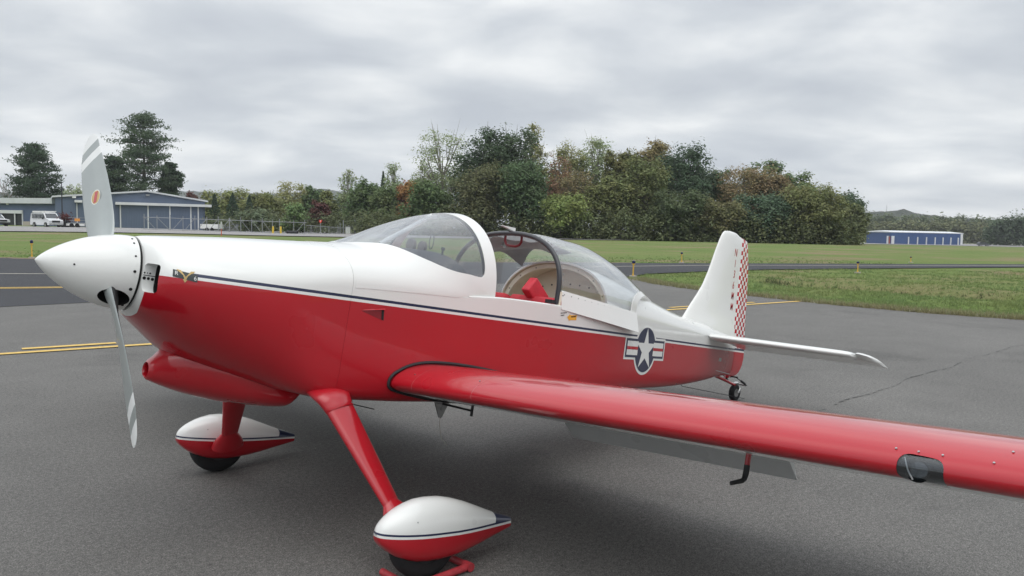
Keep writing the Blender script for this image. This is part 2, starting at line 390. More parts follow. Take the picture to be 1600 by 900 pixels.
# --- propeller blades
CH = pchip([.10, .17, .24, .38, .55, .70, .82, .90, .955, .985, 1.0], [.080, .108, .148, .180, .192, .184, .166, .146, .116, .080, .026])
TW = pchip([.1, .25, .5, .75, 1.0], [28, 24, 18, 14, 11])
THK = pchip([.1, .17, .25, .4, .7, 1.0], [.070, .056, .030, .018, .011, .004])
for s in (1, -1):
    ax = blade_axis(s); mv = np.array([0, cos(A0), -sin(A0)])*s; m = MB(); P = []
    rr = [.10, .14, .18, .22, .27, .33, .40, .50, .60, .70, .76, .80, .86, .89, .92, .945, .965, .98, .99, .997, 1.0]
    for r in rr:
        b = radians(TW(r)); ch = CH(r); th = THK(r); cdir = cos(b)*mv+sin(b)*np.array([-1, 0, 0]); ndir = np.cross(ax, cdir); ndir = ndir/np.linalg.norm(ndir)
        if ndir[0] > 0: ndir = -ndir                    # front (cambered) face looks forward
        sweep = -.04*max(r-.86, 0)/.14
        ringp = []
        for k in range(24):
            q = 2*pi*k/24; e = cos(q)*.5
            ringp.append(np.array([.303, 0, 0])+ax*(.915*r)+cdir*(ch*e+sweep*.5+.01)+ndir*th*.5*(sin(q)*(1.15 if sin(q) > 0 else .75))*(1-.35*(e < -.2)))
        P.append(ringp)
    def mf(i, j, rr=rr):
        front = j < 12
        if not front: return 2
        return 1 if (rr[i] >= .92-1e-6 or .80-1e-6 <= rr[i] < .86-1e-6) else 0
    m.grid(P, cv=True, mf=mf); o = len(m.v); m.v += [tuple(p) for p in P[-1]]; m.f.append(tuple(o+k for k in range(24))); m.m.append(1)
    BL = part(m, 'propeller_blade', [M_SILVER, M_BLADEWHITE, M_BLADEBLACK])
    # maker's oval on the blade face
    r = .52; b = radians(TW(r)); cdir = cos(b)*mv+sin(b)*np.array([-1, 0, 0]); ndir = np.cross(ax, cdir); ndir = ndir/np.linalg.norm(ndir)*(1 if np.cross(ax, cdir)[0] < 0 else -1)
    o3 = np.array([.303, 0, 0])+ax*(.915*r)+cdir*.005+ndir*(THK(r)*.5*1.15+.0006)
    def ov(k, a, b_, lift, n=28): return [o3+cdir*(a*cos(2*pi*i/n))+ax*(b_*sin(2*pi*i/n))+ndir*lift for i in range(n)]
    if s == 1:
        d = MB(); d.add(ov(0, .033, .044, .0004), [tuple(range(28))], 0); d.add(ov(0, .029, .040, .0009), [tuple(range(28))], 1)
        # red diagonal band with a line of white writing
        dg = (-cdir*.35+ax*.94); dg /= np.linalg.norm(dg); dn = np.cross(ndir, dg)
        pts = []
        for t_ in np.linspace(-.030, .030, 9):
            pts.append((o3+dg*t_*1.05+dn*.011+ndir*.0013, o3+dg*t_*1.05-dn*.011+ndir*.0013))
        d.grid(pts, mi=2)
        dec = part(d, 'oval_emblem', [M_WHITE, M_GOLD, M_RED], BL, smooth=False, recalc=False)
        e = MB(); q0 = o3-ax*.205+cdir*.0+ndir*.003
        e.add([q0+cdir*.010+ax*.026, q0-cdir*.010+ax*.026, q0-cdir*.010-ax*.026, q0+cdir*.010-ax*.026], [(0, 1, 2, 3)], 0)
        for k in (-.016, .016): e.add([q0+ax*k+cdir*.0045*cos(z)+ax*.0045*sin(z)+ndir*.0006 for z in np.linspace(0, 6, 10)], [tuple(range(10))], 1)
        part(e, 'blade_tag', [M_BLADEWHITE, M_DARKHOLE], BL, smooth=False, recalc=False)

# --- engine cowl
NA = 96
def closed_sec(x, na=NA):
    P = [low(x, a) for a in np.linspace(0, pi, na//2+1)]
    Q = [upp(x, a) for a in np.linspace(pi, 0, na//2+1)]
    return P[:-1]+Q[:-1]
xs = [.385, .39, .396, .403, .411, .42, .43, .442, .455, .47, .49, .515, .545, .58, .62, .67, .73, .80, .88, .96, 1.04, 1.12, 1.20, 1.268]
m = MB(); P = [closed_sec(x) for x in xs]
m.grid(P, cv=True)
for R_ in (P[0], P[-1]):
    o = len(m.v); m.v += R_; m.f.append(tuple(range(o, o+NA))); m.m.append(0)
mb_, tb_, bb_ = newmat('inlet_baffle'); v = objco(tb_); s_ = N(tb_, 'ShaderNodeSeparateXYZ'); L(tb_, v, s_.inputs[0])
L(tb_, mixc(tb_, math_n(tb_, 'GREATER_THAN', s_.outputs[0], .440), (.80, .81, .79), (.012, .012, .012)), bb_.inputs['Base Color'])  # aft part near-black: the inlet's inner shade put into the colour
bb_.inputs['Roughness'].default_value = .5; M_BAFFLE = mb_
COWL = part(m, 'engine_cowl', [M_FUS, M_BAFFLE])
for s in (-1, 1):
    c = MB(); P = []
    for x in (.30, .62):
        ring = []
        for q in np.linspace(0, 2*pi, 32, endpoint=False):
            ring.append((x, s*(.227+.051*se(cos(q), 6)), -.006+.064*se(sin(q), 5)))
        P.append(ring)
    c.grid(P, cv=True)
    for R_ in P:
        o = len(c.v); c.v += R_; c.f.append(tuple(range(o, o+32))); c.m.append(0)
    co = c.build('cut', [M_BAFFLE], AC, loc=OFF, smooth=False)
    b = COWL.modifiers.new('b', 'BOOLEAN'); b.operation = 'DIFFERENCE'; b.object = co; b.solver = 'EXACT'; b.material_mode = 'TRANSFER'
    bpy.context.view_layer.update(); apply_mods(COWL); bpy.data.objects.remove(co)
COWL.data.set_sharp_from_angle(angle=radians(32))
m = MB()
for x, z, r in [(.392, .014, .0035), (.404, .014, .0025), (.416, .014, .004), (.394, -.010, .0075), (.412, -.010, .0065), (.43, -.011, .007)]:
    m.disc((x, -.1765, z), (0, -1, 0), r, 10)
m.box((.388, -.1775, .0015), (.445, -.176, .0045))
tag(part(m, 'inlet_screws', M_DARKHOLE, COWL), kind='stuff')
# emblem plate: R, gold V, 6
bx, bz = .503, .026; by = side_y(bx, bz)
def on_skin(x, z, lift): return (x, side_y(x, z)-lift, z)
m = MB()
def skin_quad(mb, poly, lift, mi=0, nx=6):
    mb.add([on_skin(x, z, lift) for x, z in poly], [tuple(range(len(poly)))], mi)
m.grid([[on_skin(bx+dx, bz+dz-.12*dx, .0015) for dz in (-.016, 0, .016)] for dx in np.linspace(-.046, .046, 9)], mi=0)
for (dx0, dx1) in ((-.030, 0), (.030, 0)):
    m.add([on_skin(bx+dx0*1.15, bz+.024, .003), on_skin(bx+dx0*.62, bz+.022, .003), on_skin(bx+.0, bz-.005, .003), on_skin(bx, bz-.030, .003)], [(0, 1, 2, 3)], 1)
BADGE = part(m, 'nose_emblem', [M_BADGE, M_GOLD], COWL, smooth=False, recalc=False)
def skin_text(txt, x, z, size, mat, parent, sx=1.0, lift=.003):
    dy = (side_y(x+.02, z)-side_y(x-.02, z))/.04; dz = (side_y(x, z+.01)-side_y(x, z-.01))/.02
    ex = Vector((1, dy, 0)).normalized(); ez = Vector((0, dz, 1)).normalized(); n = ex.cross(ez).normalized()
    M4 = Matrix((( ex.x, ez.x, n.x, x), (ex.y, ez.y, n.y, side_y(x, z)-lift), (ex.z, ez.z, n.z, z), (0, 0, 0, 1)))
    return text_mesh('lettering', txt, size, mat, parent, M4, sx)
skin_text('R', bx-.034, bz+.006, .026, M_WHITE, COWL); skin_text('6', bx+.036, bz-.006, .026, M_WHITE, COWL)
# carburettor scoop under the nose
S_w = pchip([.538, .56, .62, .75, .95, 1.10, 1.19, 1.245], [.046, .056, .092, .155, .210, .232, .238, .234])
S_t = pchip([.538, .56, .60, .66, .75, .95, 1.15, 1.245], [-.390, -.372, -.325, -.275, -.26, -.31, -.38, -.41])
S_b = pchip([.538, .56, .62, .75, .95, 1.08, 1.17, 1.195, 1.21, 1.245], [-.478, -.486, -.506, -.540, -.566, -.570, -.567, -.560, -.545, -.490])
S_n = pchip([.538, .7, 1.05, 1.245], [2, 2.1, 2.8, 3.2])
m = MB(); P = []
def ssec(x, k=1.0, dx=0):
    c = (S_t(x)+S_b(x))/2; h = (S_t(x)-S_b(x))/2; n = S_n(x)
    return [(x+dx, S_w(x)*k*se(cos(q), n), c+h*k*se(sin(q), n)) for q in np.linspace(0, 2*pi, 48, endpoint=False)]
P = [ssec(.56, .60, .06), ssec(.548, .66), ssec(.540, .72, .002), ssec(.538, .82, -.002), ssec(.539, .9), ssec(.545)]+[ssec(x) for x in (.56, .58, .60, .63, .67, .72, .78, .86, .95, 1.02, 1.08, 1.13, 1.17, 1.185, 1.195, 1.205, 1.215, 1.23, 1.245)]
m.grid(P, cv=True, mf=lambda i, j: 0)
for R_, mi in ((P[0], 1), (P[-1], 1)):
    o = len(m.v); m.v += R_; m.f.append(tuple(range(o, o+48))); m.m.append(mi)
part(m, 'air_scoop', [M_RED, M_DARKHOLE], smooth=True, sharp=50)

# --- fuselage
m = MB(); NL, NU = 56, 40
xl_ = [1.2695, 1.34, 1.45, 1.55, 1.65, 1.78, 1.90, 2.0, 2.12, 2.25, 2.4, 2.55, 2.7, 2.85, 3.0, 3.13, 3.25, 3.4, 3.6, 3.8, 4.0, 4.2, 4.4, 4.6, 4.8, 5.0, 5.15, 5.3, 5.45, 5.6, 5.7, 5.772]
m.grid([[low(x, a) for a in np.linspace(0, pi, NL)] for x in xl_])
m.grid([[upp(x, a) for a in np.linspace(0, pi, NU)] for x in xl_[:4]])
m.grid([[upp(x, a) for a in np.linspace(0, pi, NU)] for x in xl_[16:]])
# cockpit rail: the side skin runs on a hand's breadth above the widest line
FUS = part(m, 'fuselage', [M_FUS, M_CREAM], recalc=False, sharp=50)
orient(FUS, .05); FUS.data.set_sharp_from_angle(angle=radians(45))
solid(FUS, .014, 1)
m = MB()
for x, nm in ((1.2708, 'firewall'), (5.768, 'tail_bulkhead')):
    m = MB(); R_ = closed_sec(x, 64); m.v += R_+[(q[0]+.003, q[1], q[2]) for q in R_]; m.f += [tuple(range(64)), tuple(range(64, 128))]; m.m += [0, 0]
    part(m, nm, M_DARKHOLE, smooth=False)
# cockpit rails
for s in (-1, 1):
    m = MB(); P = []
    for x in np.linspace(2.0, 3.26, 16):
        y0 = F_w(x)-.004; z0 = F_zc(x)
        P.append([(x, s*(y0+.003), z0-.012), (x, s*(y0+.003), z0+.006), (x, s*(y0-.006), z0+.013), (x, s*(y0-.045), z0+.013), (x, s*(y0-.05), z0+.006), (x, s*(y0-.05), z0-.02)])
    m.grid(P); part(m, 'cockpit_rail', M_WHITE, recalc=True, sharp=40)
# interior
m = MB()
XB = 3.44
R_ = [low(XB, a) for a in np.linspace(0, pi, 41)][1:-1]+[upp(XB, a) for a in np.linspace(pi, 0, 41)]
R2 = [(x, y*.975, .05+(z-.05)*.965) for x, y, z in R_]
m.add(R2+[(x+.01, y, z) for x, y, z in R2], [tuple(range(len(R2))), tuple(range(len(R2), 2*len(R2)))])
for zz in (-.02, .16): m.box((XB-.04, -F_w(XB)*.93, zz), (XB, F_w(XB)*.93, zz+.03))
for x in (2.62, 3.3):                                     # frames on the side walls
    for s in (-1, 1):
        y0 = F_w(x)-.016; m.box((x, min(s*y0, s*(y0-.035)), -.40), (x+.03, max(s*y0, s*(y0-.035)), F_zc(x)-.01))
for s in (-1, 1):
    for zz in (-.05, .07):
        P = [[(x, s*(F_w(x)-.015), zz), (x, s*(F_w(x)-.04), zz), (x, s*(F_w(x)-.04), zz+.022), (x, s*(F_w(x)-.015), zz+.022)] for x in np.linspace(2.05, XB-.02, 12)]
        m.grid(P, cv=True)
ARCH = [(np.array(upp(3.27, a))*np.array([1, .975, 1])-np.array([0, 0, .018])) for a in np.linspace(.03, pi-.03, 33)]
P = [[p, p+np.array([0, -.03*p[1]/.5, -.03]), p+np.array([.03, -.03*p[1]/.5, -.03]), p+np.array([.03, 0, 0])] for p in ARCH]
m.grid(P, cv=True)
m.box((1.9, -.48, -.40), (2.95, .48, -.375))
part(m, 'cabin_interior', M_CREAM, sharp=30)
m = MB()
for y in np.linspace(-.36, .36, 9): m.disc((XB-.002, y, .40-.45*y*y), (-1, 0, 0), .006, 8)
for k in range(4, 30, 4): p = ARCH[k]; m.disc(p+np.array([-.001, -.02*p[1]/.5, -.015]), (-1, 0, 0), .004, 8)
tag(part(m, 'interior_rivets', M_DARKHOLE), kind='stuff')
def rbox(size, rx=.03, seg=3):
    """a cushion: box with rounded edges, centred, as vertex grid list"""
    mm = bmesh.new(); bmesh.ops.create_cube(mm, size=1)
    for v_ in mm.verts: v_.co = Vector((v_.co.x*size[0], v_.co.y*size[1], v_.co.z*size[2]))
    bmesh.ops.bevel(mm, geom=list(mm.edges), offset=rx, segments=seg, profile=.6, affect='EDGES')
    vs = [np.array(v_.co) for v_ in mm.verts]; mm.verts.index_update(); fs = [tuple(v_.index for v_ in f.verts) for f in mm.faces]; mm.free(); return vs, fs
def roty(p, a): return np.array([p[0]*cos(a)+p[2]*sin(a), p[1], -p[0]*sin(a)+p[2]*cos(a)])
for y in (-.235, .235):
    m = MB(); vs, fs = rbox((.12, .43, .62), .035); m.add([roty(p, .25)+np.array([2.80, y, -.06]) for p in vs], fs)
    vs, fs = rbox((.5, .43, .12), .04); m.add([roty(p, .12)+np.array([2.50, y, -.30]) for p in vs], fs)
    part(m, 'seat', M_REDSEAT, sharp=60)
m = MB(); vs, fs = rbox((.185, .07, .118), .014); m.add([roty(p, .66)+np.array([2.860, -.215, .268]) for p in vs], fs)
part(m, 'seat_headrest', simple('bright_red_cushion', (.62, .03, .05), .55, var=.1, scale=18, bs=.1), sharp=60)
m = MB(); m.box((2.70, -.485, .135), (3.0, -.37, .185)); part(m, 'arm_rest', M_REDSEAT)
# instrument panel and glareshield
m = MB(); R_ = [upp(2.005, a) for a in np.linspace(0, pi, 41)]
R3 = [(x, y*.945, z-.018) for x, y, z in R_]+[(2.005, .50, -.1), (2.005, -.50, -.1)]
m.add(R3+[(x+.02, y, z) for x, y, z in R3], [tuple(range(len(R3))), tuple(range(len(R3), 2*len(R3)))])
P = [[(x, y*.955, .1+(z-.1)*.985) for x, y, z in [upp(x, a) for a in np.linspace(.02, pi-.02, 41)]] for x in np.linspace(1.47, 2.03, 14)]
m.grid(P); part(m, 'glareshield', M_DARKGREY, recalc=False)
M_POD = simple('brown_pod', (.16, .125, .11), .6)
for y, z, r in ((.05, .437, .042), (-.06, .43, .036)):
    m = MB(); m.tube([(1.985, y, z-.012), (2.005, y, z-.012)], [r*.95, r], 20); part(m, 'instrument_pod', M_POD)
m = MB(); m.tube([(2.0, -.135+.02*cos(q), .452+.045*sin(q)) for q in np.linspace(-1.4, 4.6, 22)], .003, 6)
part(m, 'cockpit_cable', M_BLACK)
m = MB(); m.tube([(2.0, -.25, .375), (2.0, -.25, .404), (2.0, -.25, .405), (2.0, -.25, .420)], [.006, .006, .012, .011], 8); part(m, 'panel_knob', M_BLACK)

# --- windscreen
BX = [1.4594, 1.48, 1.503, 1.5516, 1.5842, 1.619, 1.663, 1.7329, 1.8563, 1.959, 2.055, 2.0890, 2.1050, 2.1160, 2.1225, 2.125]
BA = [1.5607, 1.45, 1.3488, 1.187, 1.075, .9229, .7596, .5812, .3894, .2916, .2303, .2222, .234, .258, .31, .372]
ab = pchip(BX, BA)
gx = sorted(set([1.4594+.0025*i for i in range(5)]+list(np.linspace(1.475, 2.09, 34))+BX[10:]))
def arch_n(fn, x, a, d):     # a point of the arch pushed inward by d
    p = np.array(fn(x, a)); c = np.array([x, 0, .2]); v_ = p-c; return p-v_/np.linalg.norm(v_)*d
m = MB(); m.grid([[arch_n(wsc, x, ab(x)+(pi-2*ab(x))*t, .002) for t in np.linspace(0, 1, 41)] for x in gx])
WG = orient(part(m, 'windscreen', M_GLASS, recalc=False, sharp=80)); solid(WG, .005)
m = MB()
abx = lambda x: ab(x) if x > 1.4595 else pi/2
for s in (0, 1):
    m.grid([[wsc(x, (abx(x)*t if s == 0 else pi-abx(x)*t)) for t in np.linspace(0, 1, 25)] for x in [1.282, 1.32, 1.36, 1.39, 1.42, 1.44]+gx])
m.grid([[wsc(x, a) for a in np.concatenate([np.linspace(0, .372, 25), np.linspace(.372, pi-.372, 61)[1:-1], np.linspace(pi-.372, pi, 25)])] for x in (2.125, 2.14, 2.17, 2.20, 2.21)])
WF = orient(part(m, 'windscreen_frame', M_WHITE, recalc=False, sharp=50), .1); solid(WF, .003)
m = MB()
m.tube([arch_n(wsc, 2.119, a, .010) for a in np.linspace(.26, pi-.26, 60)], .0075, 8, cap=True)
part(m, 'windscreen_seal', M_TUBE)
m = MB(); m.tube([(1.734, 0, .385), (2.075, 0, .622)], .015, 10); part(m, 'brace_tube', M_WHITE)
m = MB(); m.tube([(2.09, .03, .615), (2.11, -.01, .625)], .012, 8); part(m, 'brace_fitting', M_WHITE)

# --- sliding canopy
m = MB(); uu = np.linspace(.004, .915, 30)
m.grid([[can(u, a) for a in np.linspace(0, pi, 57)] for u in uu])
CG = orient(part(m, 'canopy_glass', M_GLASS2, recalc=False, sharp=80)); solid(CG, .005)
def lip(a, k): p = np.array(can(1.0, a, .003)); return p+np.array([.012*k, -p[1]*.10*k, -(p[2]-.18)*.16*k])
m = MB(); m.grid([[can(u, a, .003) for a in np.linspace(0, pi, 57)] for u in np.linspace(.912, 1.0, 7)]+[[lip(a, k) for a in np.linspace(0, pi, 57)] for k in (.35, 1.0)])
CF = orient(part(m, 'canopy_rear_fairing', M_WHITE, recalc=False, sharp=60)); solid(CF, .006)
m = MB()
bow = [arch_n(lambda x, a: can(0, a), 2.75, a, .010) for a in np.linspace(.0, pi, 70)]
bow = [bow[0]-np.array([0, 0, .075])]+bow+[bow[-1]-np.array([0, 0, .075])]
m.tube(bow, .0165, 10); part(m, 'canopy_bow', M_TUBE)
m = MB()
for k, a in enumerate(np.linspace(.05, pi-.05, 34)):
    p = np.array(can(0.028, a)); c = np.array([p[0], 0, .25]); v_ = (p-c)/np.linalg.norm(p-c); m.disc(p+v_*.001, v_, .0042, 8)
tag(part(m, 'bow_rivets', M_STEEL), kind='stuff')
for s in (-1, 1):                                        # side skirts, standing a little off the fuselage
    P = []
    for x in np.linspace(2.765, 3.63, 22):
        t = (x-2.765)/.865; yo = C_w(x)+.006+.010*t; zt = C_z0(x)+.008; zb = .178-.058*t
        P.append([(x, s*(C_w(x)-.002), zt+.004), (x, s*(yo), zt), (x, s*(yo+.010+.010*t), .5*zt+.5*zb), (x, s*(yo+.02+.02*t), zb)])
    m = MB(); m.grid(P); SK = orient(part(m, 'canopy_skirt', M_WHITE, recalc=False, sharp=18)); solid(SK, .003)
    if s == -1:
        q = MB()
        for t in np.linspace(.03, .97, 13):
            x = 2.765+.865*t; q.disc((x, s*(C_w(x)+.0085+.010*t), C_z0(x)-.012), (0, -1, 0), .0035, 8)
        for dz in (.02, .045, .07): q.disc((2.775, -(C_w(2.775)+.013), C_z0(2.775)-dz), (0, -1, 0), .0035, 8)
        tag(part(q, 'skirt_screws', M_DARKHOLE, SK), kind='stuff')
for y in (-.5175, .5175):
    m = MB(); m.box((2.752, y-.0175, .178), (2.766, y+.0175, .285)); part(m, 'bow_bracket', M_CREAM)
m = MB(); m.box((2.70, -.515, .205), (2.75, -.46, .228)); part(m, 'canopy_roller', M_BLACK)
m = MB()                                                  # latch blade on top of the bow
m.add([(2.672, y, z) for y in (-.012, .012) for z in (.680, .684)]+[(2.79, y, z) for y in (-.014, .014) for z in (.664, .689)],
      [(0, 1, 3, 2), (4, 6, 7, 5), (0, 2, 6, 4), (1, 5, 7, 3), (0, 4, 5, 1), (2, 3, 7, 6)])
part(m, 'canopy_latch', M_WHITE, smooth=False)
m = MB(); hp = [(2.775, .058, .640), (2.778, .058, .60), (2.78, .045, .576), (2.78, .02, .566), (2.78, -.05, .563), (2.78, -.08, .572), (2.778, -.098, .592), (2.775, -.098, .635)]
m.tube(hp, .0085, 8); part(m, 'grab_handle', simple('red_grip', (.17, .010, .016), .5))
def cloth_mat():
    m = simple('grey_cloth', (.40, .40, .40), .9, var=.10, scale=20); t = m.node_tree; b = t.nodes['Principled BSDF']
    tr = N(t, 'ShaderNodeBsdfTranslucent', inp={'Color': (.5, .5, .5, 1)}); mx = N(t, 'ShaderNodeMixShader', inp={0: .45}); L(t, b.outputs[0], mx.inputs[1]); L(t, tr.outputs[0], mx.inputs[2]); L(t, mx.outputs[0], t.nodes['Material Output'].inputs[0]); return m
# crumpled grey sunshade pushed back under the perspex
m = MB(); P = []
for i, u in enumerate(np.linspace(.03, .34, 26)):
    row = []
    for j, a in enumerate(np.linspace(pi*.46, pi*.74, 26)):
        p = np.array(can(u, a)); c = np.array([p[0], 0, .2]); v_ = p-c
        fall = .030+.018*sin(9*a+14*u)+.012*sin(31*u+4*a)+.05*(i/25)**2*abs(sin(3.2*a))
        fall += .07*sstep(.64, .78, a/pi)*(0.6+.4*sin(22*u))
        row.append(p-v_/np.linalg.norm(v_)*fall)
    P.append(row)
m.grid(P); SHD = part(m, 'sunshade', cloth_mat(), sharp=80); solid(SHD, .002)
m = MB(); m.tube([(2.80, .10, .56), (2.86, .16, .60), (2.93, .22, .60)], .006, 6); m.disc((2.84, .13, .57), (0, -1, 0), .014, 10, 0, .01); part(m, 'shade_strut', M_STEEL)

# --- fuselage markings
m = MB(); cxI, czI, R0 = 3.885, .008, .164
def proj_poly(mb, poly, lift, mi):
    """a flat print laid on the port skin: fine fill of a polygon in side view"""
    bb = bmesh.new(); vs = [bb.verts.new((x, 0, z)) for x, z in poly]; f = bb.faces.new(vs)
    bmesh.ops.triangulate(bb, faces=[f])
    for _ in range(4):
        long = [e for e in bb.edges if e.calc_length() > .035]
        if not long: break
        bmesh.ops.subdivide_edges(bb, edges=long, cuts=1); bmesh.ops.triangulate(bb, faces=[f for f in bb.faces if len(f.verts) > 3])
    bb.verts.index_update()
    mb.add([on_skin(v_.co.x, v_.co.z, lift) for v_ in bb.verts], [tuple(v_.index for v_ in f.verts) for f in bb.faces], mi); bb.free()
ti = .035
def rt(x, z): return (cxI+x*cos(ti)-z*sin(ti), czI+x*sin(ti)+z*cos(ti))
def circ(r, n=48): return [rt(r*cos(2*pi*k/n), r*sin(2*pi*k/n)) for k in range(n)]
def rect(x0, x1, z0, z1): return [rt(x0, z0), rt(x1, z0), rt(x1, z1), rt(x0, z1)]
bt, bb_ = .058, -.042; bd = .017; xo = .318
proj_poly(m, rect(-xo-bd, xo+bd, bb_-bd*1.9, bt+bd*1.9), .0012, 0); proj_poly(m, circ(R0+.020), .0014, 0)
proj_poly(m, rect(-xo, xo, bb_-bd, bt+bd), .0024, 1); proj_poly(m, circ(R0), .0026, 1)
for s in (-1, 1):
    x0, x1 = (.128, xo-bd) if s > 0 else (-xo+bd, -.128)
    proj_poly(m, rect(x0, x1, bb_, bt), .0036, 0); proj_poly(m, rect(x0, x1, .008-.011, .008+.011), .0046, 2)
star = []
for k in range(10):
    q = pi/2+k*pi/5; r = R0*.98 if k % 2 == 0 else R0*.98*.382; star.append(rt(r*cos(q), r*sin(q)))
c0 = rt(0, 0)
for k in range(10): proj_poly(m, [c0, star[k], star[(k+1) % 10]], .0048, 0)
part(m, 'star_insignia', [M_WHITE, M_NAVY, M_RED], FUS, smooth=False, recalc=False)
m = MB(); ay = .0015
m.add([on_skin(x, z, .0015) for x, z in [(2.832, .137), (2.858, .161), (2.858, .152), (2.925, .160), (2.925, .128), (2.858, .121), (2.858, .112)]], [tuple(range(7))])
part(m, 'rescue_arrow', [M_YELLOWD], FUS, smooth=False, recalc=False)
m = MB()                                                  # small print, too small to read
for x0, z0, n, h_ in ((2.765, .1515, 7, .006), (2.768, .1375, 4, .006), (2.868, .1385, 6, .009)):
    for k in range(n):
        xa = x0+k*.0085; zz0 = z0+.0015*k; m.add([on_skin(xa, zz0, .0022), on_skin(xa+.0058, zz0+.001, .0022), on_skin(xa+.0058, zz0+h_+.001, .0022), on_skin(xa, zz0+h_, .0022)], [(0, 1, 2, 3)])
tag(part(m, 'small_print', M_BLACK, FUS, smooth=False, recalc=False), kind='stuff')
m = MB(); m.box((5.405, side_y(5.43, .02)-.004, .008), (5.452, side_y(5.43, .02)+.03, .04)); part(m, 'cover_plate', M_STEEL, FUS)
m = MB()                                                  # flush side vent: a small triangular scoop
vp = [(1.334, -.012), (1.462, .010), (1.468, -.046)]
m.add([on_skin(x, z, .001) for x, z in vp]+[(1.455, side_y(1.45, -.01)+.02, -.004), (1.460, side_y(1.45, -.01)+.02, -.038)], [(0, 1, 2)], 0)
m.add([on_skin(1.450, .006, .002), on_skin(1.464, .009, .002), on_skin(1.470, -.045, .002), on_skin(1.456, -.042, .002)], [(0, 1, 2, 3)], 1)
P = [[on_skin(1.334+(1.468-1.334)*t, -.012+.022*t+.001, .001+.010*t) for t in np.linspace(0, 1, 6)], [on_skin(1.334+(1.468-1.334)*t, -.012+.022*t+.006, .0012) for t in np.linspace(0, 1, 6)]]
m.grid(P, mi=2)
part(m, 'side_vent', [simple('vent_ramp', (.20, .008, .014), .5), M_DARKHOLE, M_RED], FUS, smooth=False, recalc=False)  # recess shade put into dark red and black on flush faces

# --- wings
def naca(t, xs):
    mm, k1 = .2025, 15.957
    yt = 5*t*(.2969*np.sqrt(xs)-.126*xs-.3516*xs**2+.2843*xs**3-.1036*xs**4)
    yc = np.where(xs < mm, k1/6*(xs**3-3*mm*xs**2+mm*mm*(3-mm)*xs), k1*mm**3/6*(1-xs)); return yc+yt, yc-yt
CHORD, WX0, WZ0, DIH, INC = 1.473, 1.565, -.355, radians(3.0), radians(.3)
def wpt(xc, zc, y, s=-1, k=1.0):      # y: distance out from the centreline
    a = INC; X = WX0+CHORD*(xc*cos(a)+zc*k*sin(a)); Z = WZ0+(y-.55)*tan(DIH)+CHORD*(-xc*sin(a)+zc*k*cos(a)); return (X, s*y, Z)
xc_ = np.concatenate([(1-np.cos(np.linspace(0, pi/2, 30)))*.80])
up_, lo_ = naca(.135, xc_)
SEC = [(xc_[i], up_[i]) for i in range(len(xc_)-1, -1, -1)]+[(xc_[i], lo_[i]) for i in range(1, len(xc_))]
nS = len(SEC)
xt = np.linspace(.80, 1.0, 8); ut, lt = naca(.135, xt); lt[-1] = ut[-1]-.001
red_end = 29+6                                            # the red wraps this far round the leading edge
for s in (-1, 1):
    ys = [.535, .60, .75, 1.0, 1.4, 1.8, 2.2, 2.6, 2.95, 3.05, 3.15, 3.30, 3.42]
    m = MB(); P = [[wpt(x, z, y, s) for x, z in SEC] for y in ys]
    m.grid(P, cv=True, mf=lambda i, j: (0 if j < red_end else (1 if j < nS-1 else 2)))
    for R_ in (P[0], P[-1]):
        o = len(m.v); m.v += R_; m.f.append(tuple(range(o, o+nS))); m.m.append(0)
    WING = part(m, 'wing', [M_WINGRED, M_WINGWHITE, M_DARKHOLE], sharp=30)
    # tip fairing: full chord, rounded
    full = SEC[:0]+[(xt[i], ut[i]) for i in range(7, 0, -1)]+SEC+[(xt[i], lt[i]) for i in range(1, 8)]
    m = MB(); P = []
    for y, k in ((3.423, 1.0), (3.46, .97), (3.49, .82), (3.505, .5), (3.51, .05)): P.append([wpt(x*(1 if k > .8 else .98)+.0, z, y, s, k) for x, z in full])
    m.grid(P, cv=True, mf=lambda i, j: 0 if j < red_end+7 else 1); part(m, 'wing_tip', [M_WINGRED, M_WINGWHITE], WING)
    # aileron in trail
    def surf(y0, y1, ang, kc=1.0):
        P = []
        hx, hz = wpt(.80, lo_[-1], 0, s)[0], None
        sec = [(xt[i], ut[i]) for i in range(7, -1, -1)]+[(xt[i], lt[i]) for i in range(0, 8)]
        for y in np.linspace(y0, y1, 6):
            R_ = []; hp_ = np.array(wpt(.805, lo_[-1]+.004, y, s))
            for x, z in sec:
                p = (np.array(wpt(x+.004, z, y, s))-hp_)*np.array([kc, 1, 1]); R_.append(hp_+np.array([p[0]*cos(ang)+p[2]*sin(ang), p[1], -p[0]*sin(ang)+p[2]*cos(ang)]))
            P.append(R_)
        q = MB(); q.grid(P, cv=True, mf=lambda i, j: 0 if j < 8 else 1)
        for R_ in (P[0], P[-1]):
            o = len(q.v); q.v += [tuple(p) for p in R_]; q.f.append(tuple(range(o, o+len(R_)))); q.m.append(1)
        return q
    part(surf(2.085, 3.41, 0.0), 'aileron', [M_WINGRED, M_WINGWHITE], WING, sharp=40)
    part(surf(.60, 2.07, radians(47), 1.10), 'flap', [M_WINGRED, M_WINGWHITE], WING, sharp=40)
    # rubber seal between wing root and body
    m = MB(); pts = []
    for x, z in SEC[6:-4]:
        p = np.array(wpt(x, z*1.03+.0, .55, s)); yy = -side_y(p[0], p[2]); pts.append((p[0]-(.006 if x < .02 else 0), s*(yy+.003), p[2]+(.004 if z > 0 else -.004)))
    m.tube(pts, .0085, 8); part(m, 'wing_root_seal', M_BLACK, WING)
    if s == -1:
        PW = WING
M_FILL = paint('joint_filler', (.55, .16, .17))
